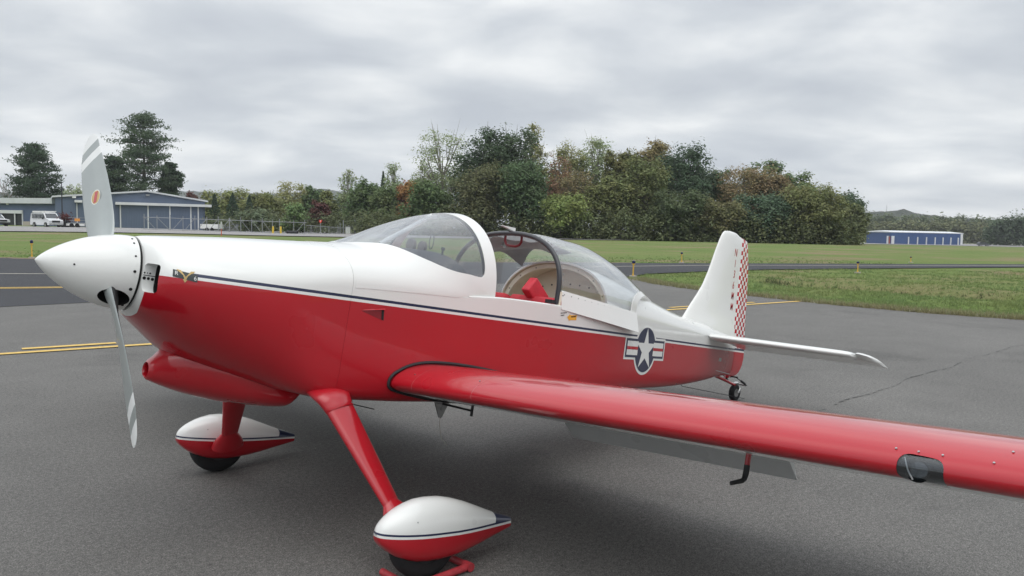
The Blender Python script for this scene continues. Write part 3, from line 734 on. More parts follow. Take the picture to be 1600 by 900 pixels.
# landing light in the port leading edge
c = MB(); P = []
ly, lz, lw_, lh = 3.071, -.232, .064, .046
for x in (1.45, 1.70): P.append([(x, -(ly+lw_*se(cos(q), 4.5)), lz+lh*se(sin(q), 3.2)) for q in np.linspace(0, 2*pi, 36, endpoint=False)])
c.grid(P, cv=True)
for R_ in P:
    o = len(c.v); c.v += R_; c.f.append(tuple(range(o, o+36))); c.m.append(0)
co = c.build('cut', [M_DARKHOLE], AC, loc=OFF, smooth=False)
b = PW.modifiers.new('b', 'BOOLEAN'); b.operation = 'DIFFERENCE'; b.object = co; b.solver = 'EXACT'; b.material_mode = 'TRANSFER'
bpy.context.view_layer.update(); apply_mods(PW); bpy.data.objects.remove(co); PW.data.set_sharp_from_angle(angle=radians(30))
lens_pts = [(x, z) for x, z in SEC if x < .10]
m = MB(); P = []
for y in np.linspace(ly-lw_+.001, ly+lw_-.001, 9):
    row = []
    for x, z in lens_pts:
        p = wpt(x, z, y)
        row.append(p)
    P.append(row)
zs_ok = lambda p: lz-lh*1.0 <= p[2] <= lz+lh*1.0
keep = [k for k in range(len(lens_pts)) if zs_ok(P[4][k])]
P = [[np.array(r[k])+np.array([.0015, 0, 0]) for k in keep] for r in P]
m.grid(P); LENS = part(m, 'light_lens', M_LENS, PW, sharp=80); solid(LENS, .003)
m = MB(); m.tube([(1.69, -3.055, -.225), (1.625, -3.055, -.230), (1.60, -3.055, -.232)], [.016, .028, .036], 24, cap=False)
m.disc((1.615, -3.055, -.231), (-1, 0, 0), .024, 20); part(m, 'landing_lamp', simple('lamp_reflector', (.11, .115, .12), .25, .9), PW)
m = MB(); m.tube([(1.585, -3.02, -.2), (1.58, -3.035, -.235), (1.585, -3.05, -.26)], .0025, 6); part(m, 'lamp_bracket', M_STEEL, PW)
m = MB()
for y, k in ((2.992, 25), (3.055, 25), (3.12, 25), (3.25, 25), (3.28, 22), (.66, 24), (1.12, 23)):
    p = np.array(wpt(*SEC[k], y)); m.disc(p+np.array([-.001, 0, .0015]), (-.6, 0, .8), .0034, 8)
tag(part(m, 'wing_screws', M_STEEL, PW), kind='stuff')
for y in (.70, 1.14):                                     # filler line of a skin joint
    m = MB(); P = [[np.array(wpt(x, z, y+dy))+np.array([-.0006, 0, .0006]) for dy in (-.0012, .0012)] for x, z in SEC[17:29+5]]
    m.grid(P); part(m, 'skin_joint', M_FILL, PW, smooth=False, recalc=False)
m = MB(); m.tube([(2.235, -2.19, -.335), (2.232, -2.19, -.415)], .0135, 10, 0, (1.25, .8)); m.tube([(2.232, -2.19, -.415), (2.229, -2.19, -.455), (2.222, -2.19, -.474), (2.205, -2.19, -.483), (2.115, -2.19, -.490)], [.0135, .0135, .012, .0095, .008], 10, 1, (1.15, .9))
part(m, 'pitot_tube', [M_RED, M_BLACK], PW)
# things under the belly
m = MB(); m.tube([(1.50, -.30, -.468), (1.50, -.30, -.505)], .004, 6); m.tube([(1.50, -.30, -.505), (1.655, -.30, -.528)], .003, 6); part(m, 'belly_antenna', M_BLACK)
m = MB(); m.add([(1.93, -.47, -.45), (2.03, -.47, -.45), (1.995, -.47, -.535), (1.975, -.47, -.535), (1.93, -.462, -.45), (2.03, -.462, -.45), (1.995, -.462, -.535), (1.975, -.462, -.535)],
      [(0, 1, 2, 3), (7, 6, 5, 4), (0, 4, 5, 1), (1, 5, 6, 2), (2, 6, 7, 3), (3, 7, 4, 0)]); m.disc((1.985, -.473, -.485), (0, -1, 0), .009, 10)
part(m, 'tie_down_bracket', M_STEEL, smooth=False)
m = MB(); m.tube([(1.985, -.465, -.535), (1.995, -.465, -.59), (2.02, -.465, -.65), (2.07, -.465, -.69)], .0022, 5); part(m, 'drain_hose', simple('hose', (.45, .43, .38), .6))
m = MB(); m.tube([(1.96, -.50, -.452), (2.13, -.56, -.475)], .006, 8); m.tube([(2.13, -.56, -.445), (2.13, -.56, -.505)], .008, 8); part(m, 'fuel_vent', M_BLACK)

# --- tail
def fin_half(x, z):
    xl, xh = FIN_L(z), FIN_H(z); t = min(max((x-xl)/(xh-xl), 0), 1); tm = FIN_T(z)
    return tm*(sqrt(max(1-(1-t/.45)**2, 0)) if t < .45 else 1-.32*((t-.45)/.55)**1.5)
FIN_L = pchip([.20, .30, .36, .42, .685, 1.026, 1.12, 1.165, 1.19, 1.203], [4.84, 4.92, 4.962, 5.005, 5.205, 5.340, 5.380, 5.408, 5.44, 5.52])
FIN_H = pchip([.05, 1.21], [5.775, 5.735])
FIN_T = pchip([.20, .33, .42, .6, 1.1, 1.18, 1.203], [.075, .058, .047, .042, .030, .022, .006])
m = MB(); P = []
ts = np.concatenate([(1-np.cos(np.linspace(0, pi/2, 14)))])
for z in (.20, .26, .30, .34, .38, .42, .48, .56, .66, .78, .90, 1.0, 1.06, 1.11, 1.145, 1.17, 1.188, 1.198, 1.203):
    xl, xh = FIN_L(z), FIN_H(z)
    zs = lambda t, z=z: z-.024*sstep(.45, 1.0, t)*sstep(1.05, 1.203, z)
    R_ = [(xl+(xh-xl)*t, -fin_half(xl+(xh-xl)*t, z), zs(t)) for t in ts[::-1]]+[(xl+(xh-xl)*t, fin_half(xl+(xh-xl)*t, z), zs(t)) for t in ts[1:]]
    P.append(R_)
m.grid(P, cv=True); o = len(m.v); m.v += P[-1]; m.f.append(tuple(range(o, o+len(P[-1])))); m.m.append(0)
FIN = part(m, 'tail_fin', M_WHITE, sharp=50)
for i, ch in enumerate('N136MM'):
    x, z = 5.632+i*.0076, 1.018-i*.0998
    M4 = Matrix(((1, 0, 0, x), (0, 0, -1, -fin_half(x, z)-.0018), (0, 1, 0, z), (0, 0, 0, 1)))
    text_mesh('registration_letter', ch, .100, M_RED, FIN, M4, .64, bold=.0003)
def rud_hook(t, c, x, y, z):
    xh = math_n(t, 'ADD', math_n(t, 'MULTIPLY', z, -.0345), 5.7775)
    uu_ = math_n(t, 'FLOOR', math_n(t, 'DIVIDE', math_n(t, 'SUBTRACT', x, xh), .0395)); vv_ = math_n(t, 'FLOOR', math_n(t, 'DIVIDE', math_n(t, 'SUBTRACT', z, .02), .0385))
    par = math_n(t, 'MODULO', math_n(t, 'ABSOLUTE', math_n(t, 'ADD', uu_, vv_)), 2.0)
    d = math_n(t, 'SUBTRACT', z, math_n(t, 'ADD', math_n(t, 'MULTIPLY', x, .0198), .003))
    f = math_n(t, 'MULTIPLY', math_n(t, 'LESS_THAN', par, .5), math_n(t, 'GREATER_THAN', d, .036))
    return mixc(t, f, c, RED)
M_RUD = livery('rudder_paint', .003, .0198, hook=rud_hook, navy_h=.020)
RT = pchip([-.133, -.11, -.077, 0, .07, .313, 1.165, 1.19], [5.82, 5.93, 6.0, 6.055, 6.07, 6.03, 5.862, 5.84])
RH_ = pchip([-.133, .05, 1.21], [5.795, 5.779, 5.739])
m = MB(); P = []
for z in (-.133, -.12, -.10, -.077, -.04, 0, .07, .14, .23, .35, .5, .65, .8, .95, 1.08, 1.14, 1.172, 1.181):
    xh, xt_ = RH_(z), RT(z); tm = .70*FIN_T(max(z, .5)) if z > .26 else .030
    if z > 1.17: tm *= .4; xt_ -= .0
    R_ = []
    for t in np.linspace(1, 0, 7): R_.append((xh+(xt_-xh)*t, -(tm*(1-t)+.003*t)*(sqrt(min(t/.08, 1)) if t < .08 else 1), z-.016*t*sstep(1.0, 1.178, z)))
    R_ += [(x, -y, z_) for x, y, z_ in R_[::-1]]
    P.append(R_)
m.grid(P, cv=True)
for R_ in (P[0], P[-1]):
    o = len(m.v); m.v += R_; m.f.append(tuple(range(o, o+len(R_)))); m.m.append(0)
RUD = part(m, 'rudder', M_RUD, sharp=40)
for s in (-1, 1):
    m = MB(); P = []
    for y in (.02, .10, .14, .35, .7, 1.0, 1.22, 1.29, 1.308):
        k = (y-.10)/1.2; xl = 5.07+.22*k; th = (.036-.008*k)*(1 if y < 1.25 else (.85 if y < 1.3 else .4)); xl += 0 if y < 1.25 else (.008 if y < 1.3 else .03)
        R_ = []
        for t in ts[::-1]: R_.append((xl+(5.5-xl)*t, s*y, .206+th*(sqrt(max(1-(1-t/.4)**2, 0)) if t < .4 else 1-.18*(t-.4)/.6)))
        for t in ts[1:]: R_.append((xl+(5.5-xl)*t, s*y, .206-th*(sqrt(max(1-(1-t/.4)**2, 0)) if t < .4 else 1-.18*(t-.4)/.6)))
        P.append(R_)
    m.grid(P, cv=True); o = len(m.v); m.v += P[-1]; m.f.append(tuple(range(o, o+len(P[-1])))); m.m.append(0)
    HS = part(m, 'tailplane', M_WHITE, sharp=45)
    m = MB(); P = []; dr = radians(10)
    def el_pt(x, y, z): dx, dz = x-5.505, z; return (5.505+dx*cos(dr)+dz*sin(dr), s*y, .206-dx*sin(dr)+dz*cos(dr))
    for y in (.13, .4, .8, 1.1, 1.306):
        th = .026-.006*y/1.3; xt_ = 5.835-.025*y/1.3
        R_ = [el_pt(5.508+(xt_-5.508)*t, y, th*(1-t)+.002) for t in np.linspace(1, 0, 5)]+[el_pt(5.508+(xt_-5.508)*t, y, -th*(1-t)-.002) for t in np.linspace(0, 1, 5)]
        P.append(R_)
    m.grid(P, cv=True)
    for R_ in (P[0], P[-1]):
        o = len(m.v); m.v += R_; m.f.append(tuple(range(o, o+len(R_)))); m.m.append(0)
    P = []                                                # counterbalance horn at the tip, reaching forward
    for y, xf, th in ((1.313, 5.395, .026), (1.345, 5.41, .027), (1.385, 5.45, .024), (1.412, 5.52, .018), (1.424, 5.60, .012)):
        xt_ = 5.815
        R_ = []
        for t in np.linspace(1, 0, 9): R_.append(el_pt(xf+(xt_-xf)*t, y, th*sqrt(max(1-(1-min(t/.35, 1))**2, 0))*(1-max(t-.35, 0)/.65*.92)))
        for t in np.linspace(0, 1, 9)[1:]: R_.append(el_pt(xf+(xt_-xf)*t, y, -th*sqrt(max(1-(1-min(t/.35, 1))**2, 0))*(1-max(t-.35, 0)/.65*.92)))
        P.append(R_)
    m.grid(P, cv=True)
    for R_ in (P[0], P[-1]):
        o = len(m.v); m.v += R_; m.f.append(tuple(range(o, o+len(R_)))); m.m.append(0)
    part(m, 'elevator', M_WHITE, HS, sharp=45)
m = MB(); P = []                                           # fairing round the tail joints
for x in np.linspace(4.90, 5.2, 7):
    k = sstep(4.90, 5.2, x)*.012
    P.append([(x, -(abs(np.array(upp(x, a))[1])+k) if a < pi/2 else abs(np.array(upp(x, a))[1])+k, upp(x, a)[2]+k*.6) for a in np.linspace(.05, pi-.05, 25)])
m.grid(P); TF = orient(part(m, 'tail_fairing', M_WHITE, recalc=False, sharp=60)); solid(TF, .003)

# --- main gear
M_PANT = livery('wheel_pant_paint', -.985, .0175, navy_h=.009, wht=.011, hook=lambda t, c, x, y, z: mixc(t, math_n(t, 'MULTIPLY', math_n(t, 'GREATER_THAN', math_n(t, 'SUBTRACT', x, math_n(t, 'MULTIPLY', math_n(t, 'POWER', math_n(t, 'MULTIPLY', math_n(t, 'ADD', z, .905), 22.0), 2.0), -.02)), 1.885), math_n(t, 'GREATER_THAN', math_n(t, 'SUBTRACT', z, math_n(t, 'MULTIPLY', x, .0175)), -.974)), c, NAVY))
PT = pchip([1.204, 1.212, 1.235, 1.28, 1.35, 1.44, 1.52, 1.62, 1.75, 1.88, 2.018], [-.95, -.922, -.893, -.860, -.826, -.804, -.802, -.814, -.848, -.887, -.922])
PB = pchip([1.204, 1.212, 1.235, 1.28, 1.35, 1.44, 1.52, 1.62, 1.75, 1.88, 2.018], [-.95, -.980, -1.005, -1.036, -1.066, -1.082, -1.082, -1.070, -1.043, -1.008, -.972])
PWD = pchip([1.204, 1.212, 1.235, 1.28, 1.35, 1.45, 1.6, 1.75, 1.88, 2.018], [0.001, .026, .047, .070, .090, .102, .100, .078, .050, .020])
for s in (-1, 1):
    yc = s*1.064
    m = MB(); P = []
    for x in [1.204, 1.207, 1.212, 1.222, 1.235, 1.255, 1.28, 1.31, 1.35, 1.40, 1.46, 1.53, 1.6, 1.68, 1.76, 1.84, 1.88, 1.92, 1.97, 2.018]:
        t, bq = PT(x), PB(x); c_ = (t+bq)/2-.005; wd = PWD(x)
        P.append([(x, yc+wd*se(cos(q), 2.15 if sin(q) > 0 else 3.3), c_+((t-c_) if sin(q) > 0 else (c_-bq))*se(sin(q), 2.15 if sin(q) > 0 else 3.3)) for q in np.linspace(0, 2*pi, 40, endpoint=False)])
    m.grid(P, cv=True); o = len(m.v); m.v += P[-1]; m.f.append(tuple(range(o, o+40))); m.m.append(0)
    PANT = part(m, 'wheel_pant', [M_PANT], sharp=40)
    m = MB(); ys_ = yc-.1
    for x, z, r in ((1.60, -1.03, .008), (1.635, -1.025, .012)): m.disc((x, yc-PWD(x)*.86, z), (.1, -1, -.3), r, 10)
    m.disc((1.36, yc-.082, -.89), (-.3, -1, .3), .0035, 8); m.disc((1.70, yc-.07, -.885), (.3, -1, .5), .006, 8)
    tag(part(m, 'pant_screws', M_STEEL, PANT), kind='stuff')
    m = MB(); ax, az = 1.480, -.990; P = []
    for dy, r in ((-.050, .10), (-.054, .13), (-.050, .160), (-.036, .1735), (-.018, .178), (.018, .178), (.036, .1735), (.050, .160), (.054, .13), (.050, .10)):
        P.append([(ax+r*cos(q), yc+dy, az+r*sin(q)) for q in np.linspace(0, 2*pi, 48, endpoint=False)])
    m.grid(P, cv=True); WH = part(m, 'wheel', M_TYRE, sharp=60)
    m = MB(); m.tube([(ax, yc-.047, az), (ax, yc+.047, az)], .101, 24); part(m, 'rim', M_BLACK, WH)
    # faired leg: tapered streamline section from the firewall to the axle
    m = MB(); P = []; A_ = np.array([1.258, s*.508, -.46]); B_ = np.array([1.474, s*.9156, -.98])
    for t in np.linspace(0, 1, 12):
        c_ = A_+(B_-A_)*t; ch = .178-.094*t; th = .052-.016*t; d = (B_-A_)/np.linalg.norm(B_-A_); cx = np.array([1, 0, 0])-d*d[0]; cx /= np.linalg.norm(cx); nx = np.cross(d, cx)
        R_ = []
        for k in range(22):
            q = 2*pi*k/22; e = (1-cos(q))/2; h = .5*th*(1.35*sqrt(e)*(1-e)**.8*1.9)*(1 if sin(q) >= 0 else -1); R_.append(c_+cx*(ch*(e-.47))+nx*h)
        P.append(R_)
    m.grid(P, cv=True); LEG = part(m, 'gear_leg', M_RED, sharp=60)
    m = MB(); P = []                                      # flared fillet where the leg meets the belly
    for t, k in ((-.10, 1.0), (-.075, 1.12), (-.045, 1.18), (-.015, 1.16), (.015, 1.11), (.045, 1.06), (.078, 1.03), (.080, 1.0)):
        c_ = A_+(B_-A_)*t; ch = (.178-.094*t)*(1+(k-1)*.8); th = (.052-.016*t)*k*1.1; c_ = c_-np.array([0, s*1.3*max(-.025-t, 0), 0]); R_ = []
        for q_ in range(22):
            q = 2*pi*q_/22; e = (1-cos(q))/2; h = .5*th*(1.35*sqrt(e)*(1-e)**.7*1.9)*(1 if sin(q) >= 0 else -1); R_.append(c_+cx*(ch*(e-.47))+nx*h)
        P.append(R_)
    m.grid(P, cv=True); m.disc(A_+(B_-A_)*.055+cx*.078+nx*.0+np.array([0, s*.012, 0]), (.4, s*1.0, 0), .007, 8, 1, .004); part(m, 'leg_fairing', [M_RED, M_STEEL], LEG, sharp=60)
    m = MB(); P = []                                      # bulge where the leg enters the pant
    for t, r in ((.80, .026), (.86, .044), (.92, .058), (.99, .066)):
        c_ = A_+(B_-A_)*t; P.append([c_+cx*r*1.5*cos(q)+nx*r*.8*sin(q) for q in np.linspace(0, 2*pi, 20, endpoint=False)])
    m.grid(P, cv=True); part(m, 'leg_cuff', M_RED, LEG, sharp=60)

# --- tailwheel
m = MB(); m.tube([(5.60, 0, -.125), (5.85, 0, -.168), (5.99, 0, -.195)], [.016, .013, .012], 10); part(m, 'tail_spring', M_RED)
m = MB(); P = []
for dy, r in ((-.022, .040), (-.027, .060), (-.02, .074), (0, .077), (.02, .074), (.027, .060), (.022, .040)): P.append([(5.995+r*cos(q), dy, -.263+r*sin(q)) for q in np.linspace(0, 2*pi, 32, endpoint=False)])
m.grid(P, cv=True); TW_ = part(m, 'tail_wheel', M_TYRE, sharp=60)
m = MB(); m.tube([(5.995, -.021, -.263), (5.995, .021, -.263)], .041, 20); part(m, 'rim', M_STEEL, TW_)
m = MB(); m.tube([(6.0, 0, -.165), (6.025, 0, -.215)], .022, 12)
for s in (-1, 1): m.tube([(6.03, s*.01, -.20), (6.02, s*.036, -.22), (5.995, s*.036, -.263)], .009, 8)
m.tube([(6.02, -.095, -.178), (6.02, .095, -.178)], .008, 8); part(m, 'tail_wheel_fork', M_STEEL)
for s in (-1, 1):
    m = MB(); m.tube([(5.88, s*.06, -.118), (5.95, s*.078, -.145)], .004, 6); m.tube([(5.95, s*.078, -.145), (6.00, s*.09, -.165)], .012, 8); m.tube([(6.0, s*.09, -.165), (6.03, s*.095, -.178)], .004, 6)
    part(m, 'steering_spring', M_BLACK)
m = MB(); m.tube([(5.88, -.075, -.115), (5.88, .075, -.115)], .007, 8); m.tube([(5.80, 0, -.105), (5.88, 0, -.115)], .012, 8); part(m, 'rudder_horn', M_BLACK)
m = MB(); m.tube([(5.0, -.02, -.215), (5.05, -.02, -.252), (6.30, -.02, -.316)], .003, 6); part(m, 'tail_antenna', M_BLACK)
m = MB(); m.tube([(5.36, -.13, -.075), (5.78, -.05, -.095)], .003, 6); part(m, 'rudder_cable', M_STEEL)
# ------------------------------------------------------------------ ground
def grass_mat():
    m, t, b = newmat('mown_grass'); g = N(t, 'ShaderNodeNewGeometry').outputs['Position']
    a = noise(t, .05, 4, .55, g, .4); c = noise(t, .6, 5, .6, g); d = noise(t, 9, 5, .7, g); e = noise(t, .13, 3, .5, g)
    r = ramp(t, [(.32, (.112, .182, .046)), (.5, (.150, .202, .060)), (.64, (.200, .212, .084))]); L(t, math_n(t, 'ADD', math_n(t, 'MULTIPLY', a, .55), math_n(t, 'MULTIPLY', c, .45)), r.inputs[0])
    r2 = ramp(t, [(.50, 0), (.64, .8)]); L(t, e, r2.inputs[0])
    c2 = mixc(t, r2.outputs[0], r.outputs[0], (.25, .195, .115))
    r3 = ramp(t, [(.3, .68), (.7, 1.22)]); L(t, d, r3.inputs[0])
    L(t, mixc(t, 1.0, c2, r3.outputs[0], 'MULTIPLY'), b.inputs['Base Color']); setp(b, Roughness=.95); b.inputs['Specular IOR Level'].default_value = .15
    bump(t, b, math_n(t, 'ADD', d, math_n(t, 'MULTIPLY', c, 1.5)), .9, .08); return m
M_GRASS = grass_mat()
def asphalt_mat(name, base, var=.18, speck=1.0, patch=.12, spec=.5):
    m, t, b = newmat(name); g = N(t, 'ShaderNodeNewGeometry').outputs['Position']
    big = noise(t, patch, 5, .6, g, .5); mid = noise(t, 1.7, 5, .65, g); fine = noise(t, 140, 3, .8, g); st = noise(t, 38, 4, .75, g)
    r = ramp(t, [(.3, tuple(x*(1-var) for x in base)), (.7, tuple(x*(1+var) for x in base))])
    L(t, math_n(t, 'ADD', math_n(t, 'MULTIPLY', big, .6), math_n(t, 'MULTIPLY', mid, .4)), r.inputs[0])
    r2 = ramp(t, [(.38, 1-.70*speck), (.5, 1.0), (.62, 1+1.15*speck)]); L(t, math_n(t, 'ADD', math_n(t, 'MULTIPLY', fine, .7), math_n(t, 'MULTIPLY', st, .3)), r2.inputs[0])
    col_ = mixc(t, 1.0, r.outputs[0], r2.outputs[0], 'MULTIPLY')
    vo = N(t, 'ShaderNodeTexVoronoi', feature='F1', inp={'Scale': 7.0}); L(t, g, vo.inputs['Vector'])
    spots = ramp(t, [(.05, .5), (.10, 1.0)]); L(t, vo.outputs['Distance'], spots.inputs[0])
    stn = ramp(t, [(.57, 1.0), (.70, .74)]); L(t, noise(t, .55, 6, .65, g, .6), stn.inputs[0]); lgt = ramp(t, [(.55, 1.0), (.72, 1.20)]); L(t, noise(t, .21, 5, .6, g, .3), lgt.inputs[0])
    col_ = mixc(t, 1.0, mixc(t, 1.0, col_, stn.outputs[0], 'MULTIPLY'), lgt.outputs[0], 'MULTIPLY')
    v2 = N(t, 'ShaderNodeTexVoronoi', feature='F1', inp={'Scale': 60.0}); L(t, g, v2.inputs['Vector']); peb = ramp(t, [(.10, 1.8), (.24, 1.0)]); L(t, v2.outputs['Distance'], peb.inputs[0])
    col_ = mixc(t, .75, col_, mixc(t, 1.0, col_, peb.outputs[0], 'MULTIPLY'))
    L(t, mixc(t, .6, col_, mixc(t, 1.0, col_, spots.outputs[0], 'MULTIPLY')), b.inputs['Base Color'])
    setp(b, Roughness=.80); b.inputs['Specular IOR Level'].default_value = spec
    bump(t, b, math_n(t, 'ADD', fine, math_n(t, 'MULTIPLY', st, 1.2)), .55, .006); return m
M_APRON = asphalt_mat('apron_asphalt', (.112, .108, .101), .24); M_TAXI = asphalt_mat('taxiway_asphalt', (.040, .041, .046), .15, spec=.25)
M_RUNWAY = asphalt_mat('runway_asphalt', (.25, .24, .235), .12, .6, .05)
M_YLINE = simple('yellow_road_paint', (.62, .42, .12), .8, var=.25, scale=14); M_WLINE = simple('pale_road_paint', (.52, .49, .42), .8, var=.25, scale=14)
M_CRACK = simple('pavement_crack', (.066, .065, .063), .95, var=.3)
M_DIRT = simple('edge_soil', (.16, .12, .075), .95, var=.35, scale=3)
m = MB(); rs = [0.0, 3, 6, 9]+[12*1.022**k for k in range(0, 165)]; rs = [r for r in rs if r < 420]+[420*1.22**k for k in range(0, 15)]
NAZ = 288; az0 = atan2(FH[0], FH[1])
azs = list(np.concatenate([np.linspace(-.72, .72, 200), np.linspace(.72, 2*pi-.72, 60)[1:-1]]))
P = []
for r in rs:
    row = []
    for q in azs:
        a = az0+q; x, y = CAM[0]+r*sin(a), CAM[1]+r*cos(a); row.append((x, y, terrain(x, y)-.03))
    P.append(row)
m.grid(P[1:], cv=True); o = len(m.v); m.v += P[1]; m.f.append(tuple(range(o, o+len(azs)))); m.m.append(0)
tag(m.build('grass_ground', M_GRASS, sharp=180, recalc=False, merge=False), kind='structure')
def flat_poly(name, pts, z, mat, kind='structure', sub=0):
    bb = bmesh.new(); f = bb.faces.new([bb.verts.new((p[0], p[1], z)) for p in pts]); bb.normal_update()
    if f.normal.z < 0: f.normal_flip()
    bmesh.ops.triangulate(bb, faces=[f]); me = bpy.data.meshes.new(name); bb.to_mesh(me); bb.free(); me.materials.append(mat)
    o = bpy.data.objects.new(name, me); COL.objects.link(o); return tag(o, kind=kind)
TAXI_N = [(-60, 16), (-15, 13.2), (2.59, 12.87), (4.71, 12.95), (20.32, 12.6), (23.4, 13.76), (27.3, 13.76), (31.72, 13.3), (39.83, 10.85), (49.42, 7.66), (110, -20)]
TAXI_F = [(120, -17), (54.9, 8.92), (41.93, 14.95), (31.3, 19.89), (20, 25.2), (7.85, 32.55), (7.12, 34.1), (-12, 42), (-60, 62)]
def jag(pts, step=.5, amp=.05):
    out = []
    for (x0, y0), (x1, y1) in zip(pts, pts[1:]):
        n = max(1, int(math.hypot(x1-x0, y1-y0)/step)) if math.hypot(x1-x0, y1-y0) < 40 else 1
        for k in range(n): out.append((x0+(x1-x0)*k/n+random.uniform(-amp, amp), y0+(y1-y0)*k/n+random.uniform(-amp, amp)))
    return out+[pts[-1]]
flat_poly('apron', TAXI_N[:5]+jag([(20.32, 12.6)]+APRON_EDGE, .22, .05)[1:]+[(-60, -60)], 0.0, M_APRON)
flat_poly('taxiway', jag(TAXI_N[4:-1], .4, .05)+[TAXI_N[-1]]+jag(TAXI_F, .4, .08)+TAXI_N[:4], .005, M_TAXI)
def stripe(name, p0, p1, wd, z, mat):
    p0, p1 = np.array(p0[:2]), np.array(p1[:2]); d = (p1-p0)/np.linalg.norm(p1-p0); n = np.array([-d[1], d[0]])*wd/2
    return flat_poly(name, [p0+n, p1+n, p1-n, p0-n], z, mat)
def ext(p, q, a, b):
    p, q = np.array(p), np.array(q); d = (q-p)/np.linalg.norm(q-p); return p-d*a, q+d*b
a, b = ext((1.33, 6.99), (17.08, 4.77), 20, 0); stripe('yellow_line', a, b, .13, .010, M_YLINE)
d_ = np.array([15.75, -2.22])/15.9; nn = np.array([.139, .990])*.32
p = np.array([1.33, 6.99])+nn; stripe('yellow_line', p+d_*.25, p+d_*1.30, .13, .010, M_YLINE); stripe('yellow_line', p+d_*11.8, p+d_*14.6, .12, .010, M_YLINE)
for (p0, p1, wd, mt) in (((4.76, 23.04), (6.12, 22.19), .15, M_WLINE), ((3.59, 17.54), (4.67, 17.13), .13, M_YLINE), ((3.55, 17.28), (4.63, 16.87), .13, M_YLINE)):
    a, b = ext(p0, p1, 16, 7); stripe('taxiway_line', a, b, wd, .012, mt)
mid = [(22, 19.2), (27.5, 17.9), (33.5, 16.5), (41, 12.7), (52.3, 8.1), (112, -18.6)]
for q0, q1 in zip(mid, mid[1:]): stripe('taxiway_line', q0, q1, .17, .012, M_WLINE)
m = MB()                                                  # sealed crack wandering across the apron
cp = [(4.3, -.9), (6.14, -.75), (8.56, -.70), (11.79, -.70), (14.0, -1.0), (16.0, -.6)]; fx = pchip([p[0] for p in cp], [p[1] for p in cp]); prev = None
for x in np.arange(4.3, 15.9, .05):
    y = fx(x)+.03*sin(x*3.1)+.010*sin(x*7.7)+random.uniform(-.006, .006); wd = random.uniform(.003, .009)*(1+.6*sin(x*2.2))
    q = ((x, y-wd, .004), (x, y+wd, .004))
    if prev and random.random() > .38: m.add([prev[0], prev[1], q[1], q[0]], [(0, 3, 2, 1)])
    prev = q
tag(m.build('pavement_crack', M_CRACK, smooth=False, recalc=False), kind='structure')
m = MB()
for u0, v0, u1, v1 in ((1005, 762, 1210, 836), (1240, 742, 1330, 800)):
    p0, p1 = ground(u0, v0), ground(u1, v1)
    for k in range(26):
        if random.random() < .45: continue
        t0, t1 = k/26, (k+random.uniform(.3, .9))/26; q0 = p0+(p1-p0)*t0; q1 = p0+(p1-p0)*t1; j = random.uniform(-.012, .012); wd = random.uniform(.002, .006)
        m.add([(q0[0], q0[1]+j-wd, .004), (q1[0], q1[1]+j-wd, .004), (q1[0], q1[1]+j+wd, .004), (q0[0], q0[1]+j+wd, .004)], [(0, 1, 2, 3)])
tag(m.build('pavement_crack', M_CRACK, smooth=False, recalc=False), kind='structure')
# soil fringe where the pavement stops
m = MB(); e = jag([(20.32, 12.3)]+APRON_EDGE[:8], .12, .07); e2 = [(x+.10+random.uniform(-.05, .16), y+.12+random.uniform(-.05, .16)) for x, y in e]
m.grid([[(x, y, .003) for x, y in e], [(x, y, .004) for x, y in e2]])
tl = jag([(31.3, 19.89), (20, 25.2), (7.85, 32.55), (7.12, 34.1), (-12, 42)], .3, .1); tl2 = [(x+.12+random.uniform(0, .35), y+.25+random.uniform(0, .5)) for x, y in tl]
m.grid([[(x, y, .003) for x, y in tl], [(x, y, .009) for x, y in tl2]])
tag(m.build('soil_verge', M_DIRT, smooth=False, recalc=False), kind='structure')
# runway beyond the grass
rn = [(-330, 361), (0, 362), (150, 363.6), (300, 366), (430, 369), (560, 371.2), (740, 373.2), (900, 374.8), (1150, 378.0), (1350, 381.0), (1600, 385.2), (1900, 391)]
rf = [(-330, 351.5), (0, 354), (150, 356), (300, 359), (430, 361.5), (560, 364.3), (740, 368.6), (900, 371.8), (1150, 375.8), (1350, 378.9), (1600, 382), (1900, 387)]
fn, ff = pchip(*zip(*rn)), pchip(*zip(*rf)); m = MB(); P = []
for u in np.linspace(-320, 1890, 150):
    g0_, g1_ = ground_t(u, fn(u)), ground_t(u, ff(u)); row = []
    for t in np.linspace(0, 1, 10):
        q = g0_+(g1_-g0_)*t; row.append((q[0], q[1], terrain(q[0], q[1])+.08))
    P.append(row)
m.grid(P); tag(m.build('runway', M_RUNWAY, sharp=180), kind='structure')

# ------------------------------------------------------------------ wheel chock
M_CHOCK = simple('worn_red_pipe', (.40, .035, .045), .55, var=.35, scale=25, bs=.2)
ck = empty('wheel_chock', (1.30, -1.16, 0)); tag(ck, 'red painted pipe chock round the near main wheel', 'wheel chock')
m = MB(); zz = .022
m.tube([(.165, .22, zz), (.165, .02, zz), (.155, .004, zz), (.14, 0, zz), (-.14, 0, zz), (-.155, .004, zz), (-.165, .02, zz), (-.165, .22, zz)], .017, 12)
m.build('chock_frame', M_CHOCK, ck)
for p in ((.165, .0, zz), (-.165, .0, zz)):
    m = MB(); m.tube([(p[0], -.018, zz), (p[0], .03, zz)], .021, 12); m.build('pipe_elbow', M_CHOCK, ck)

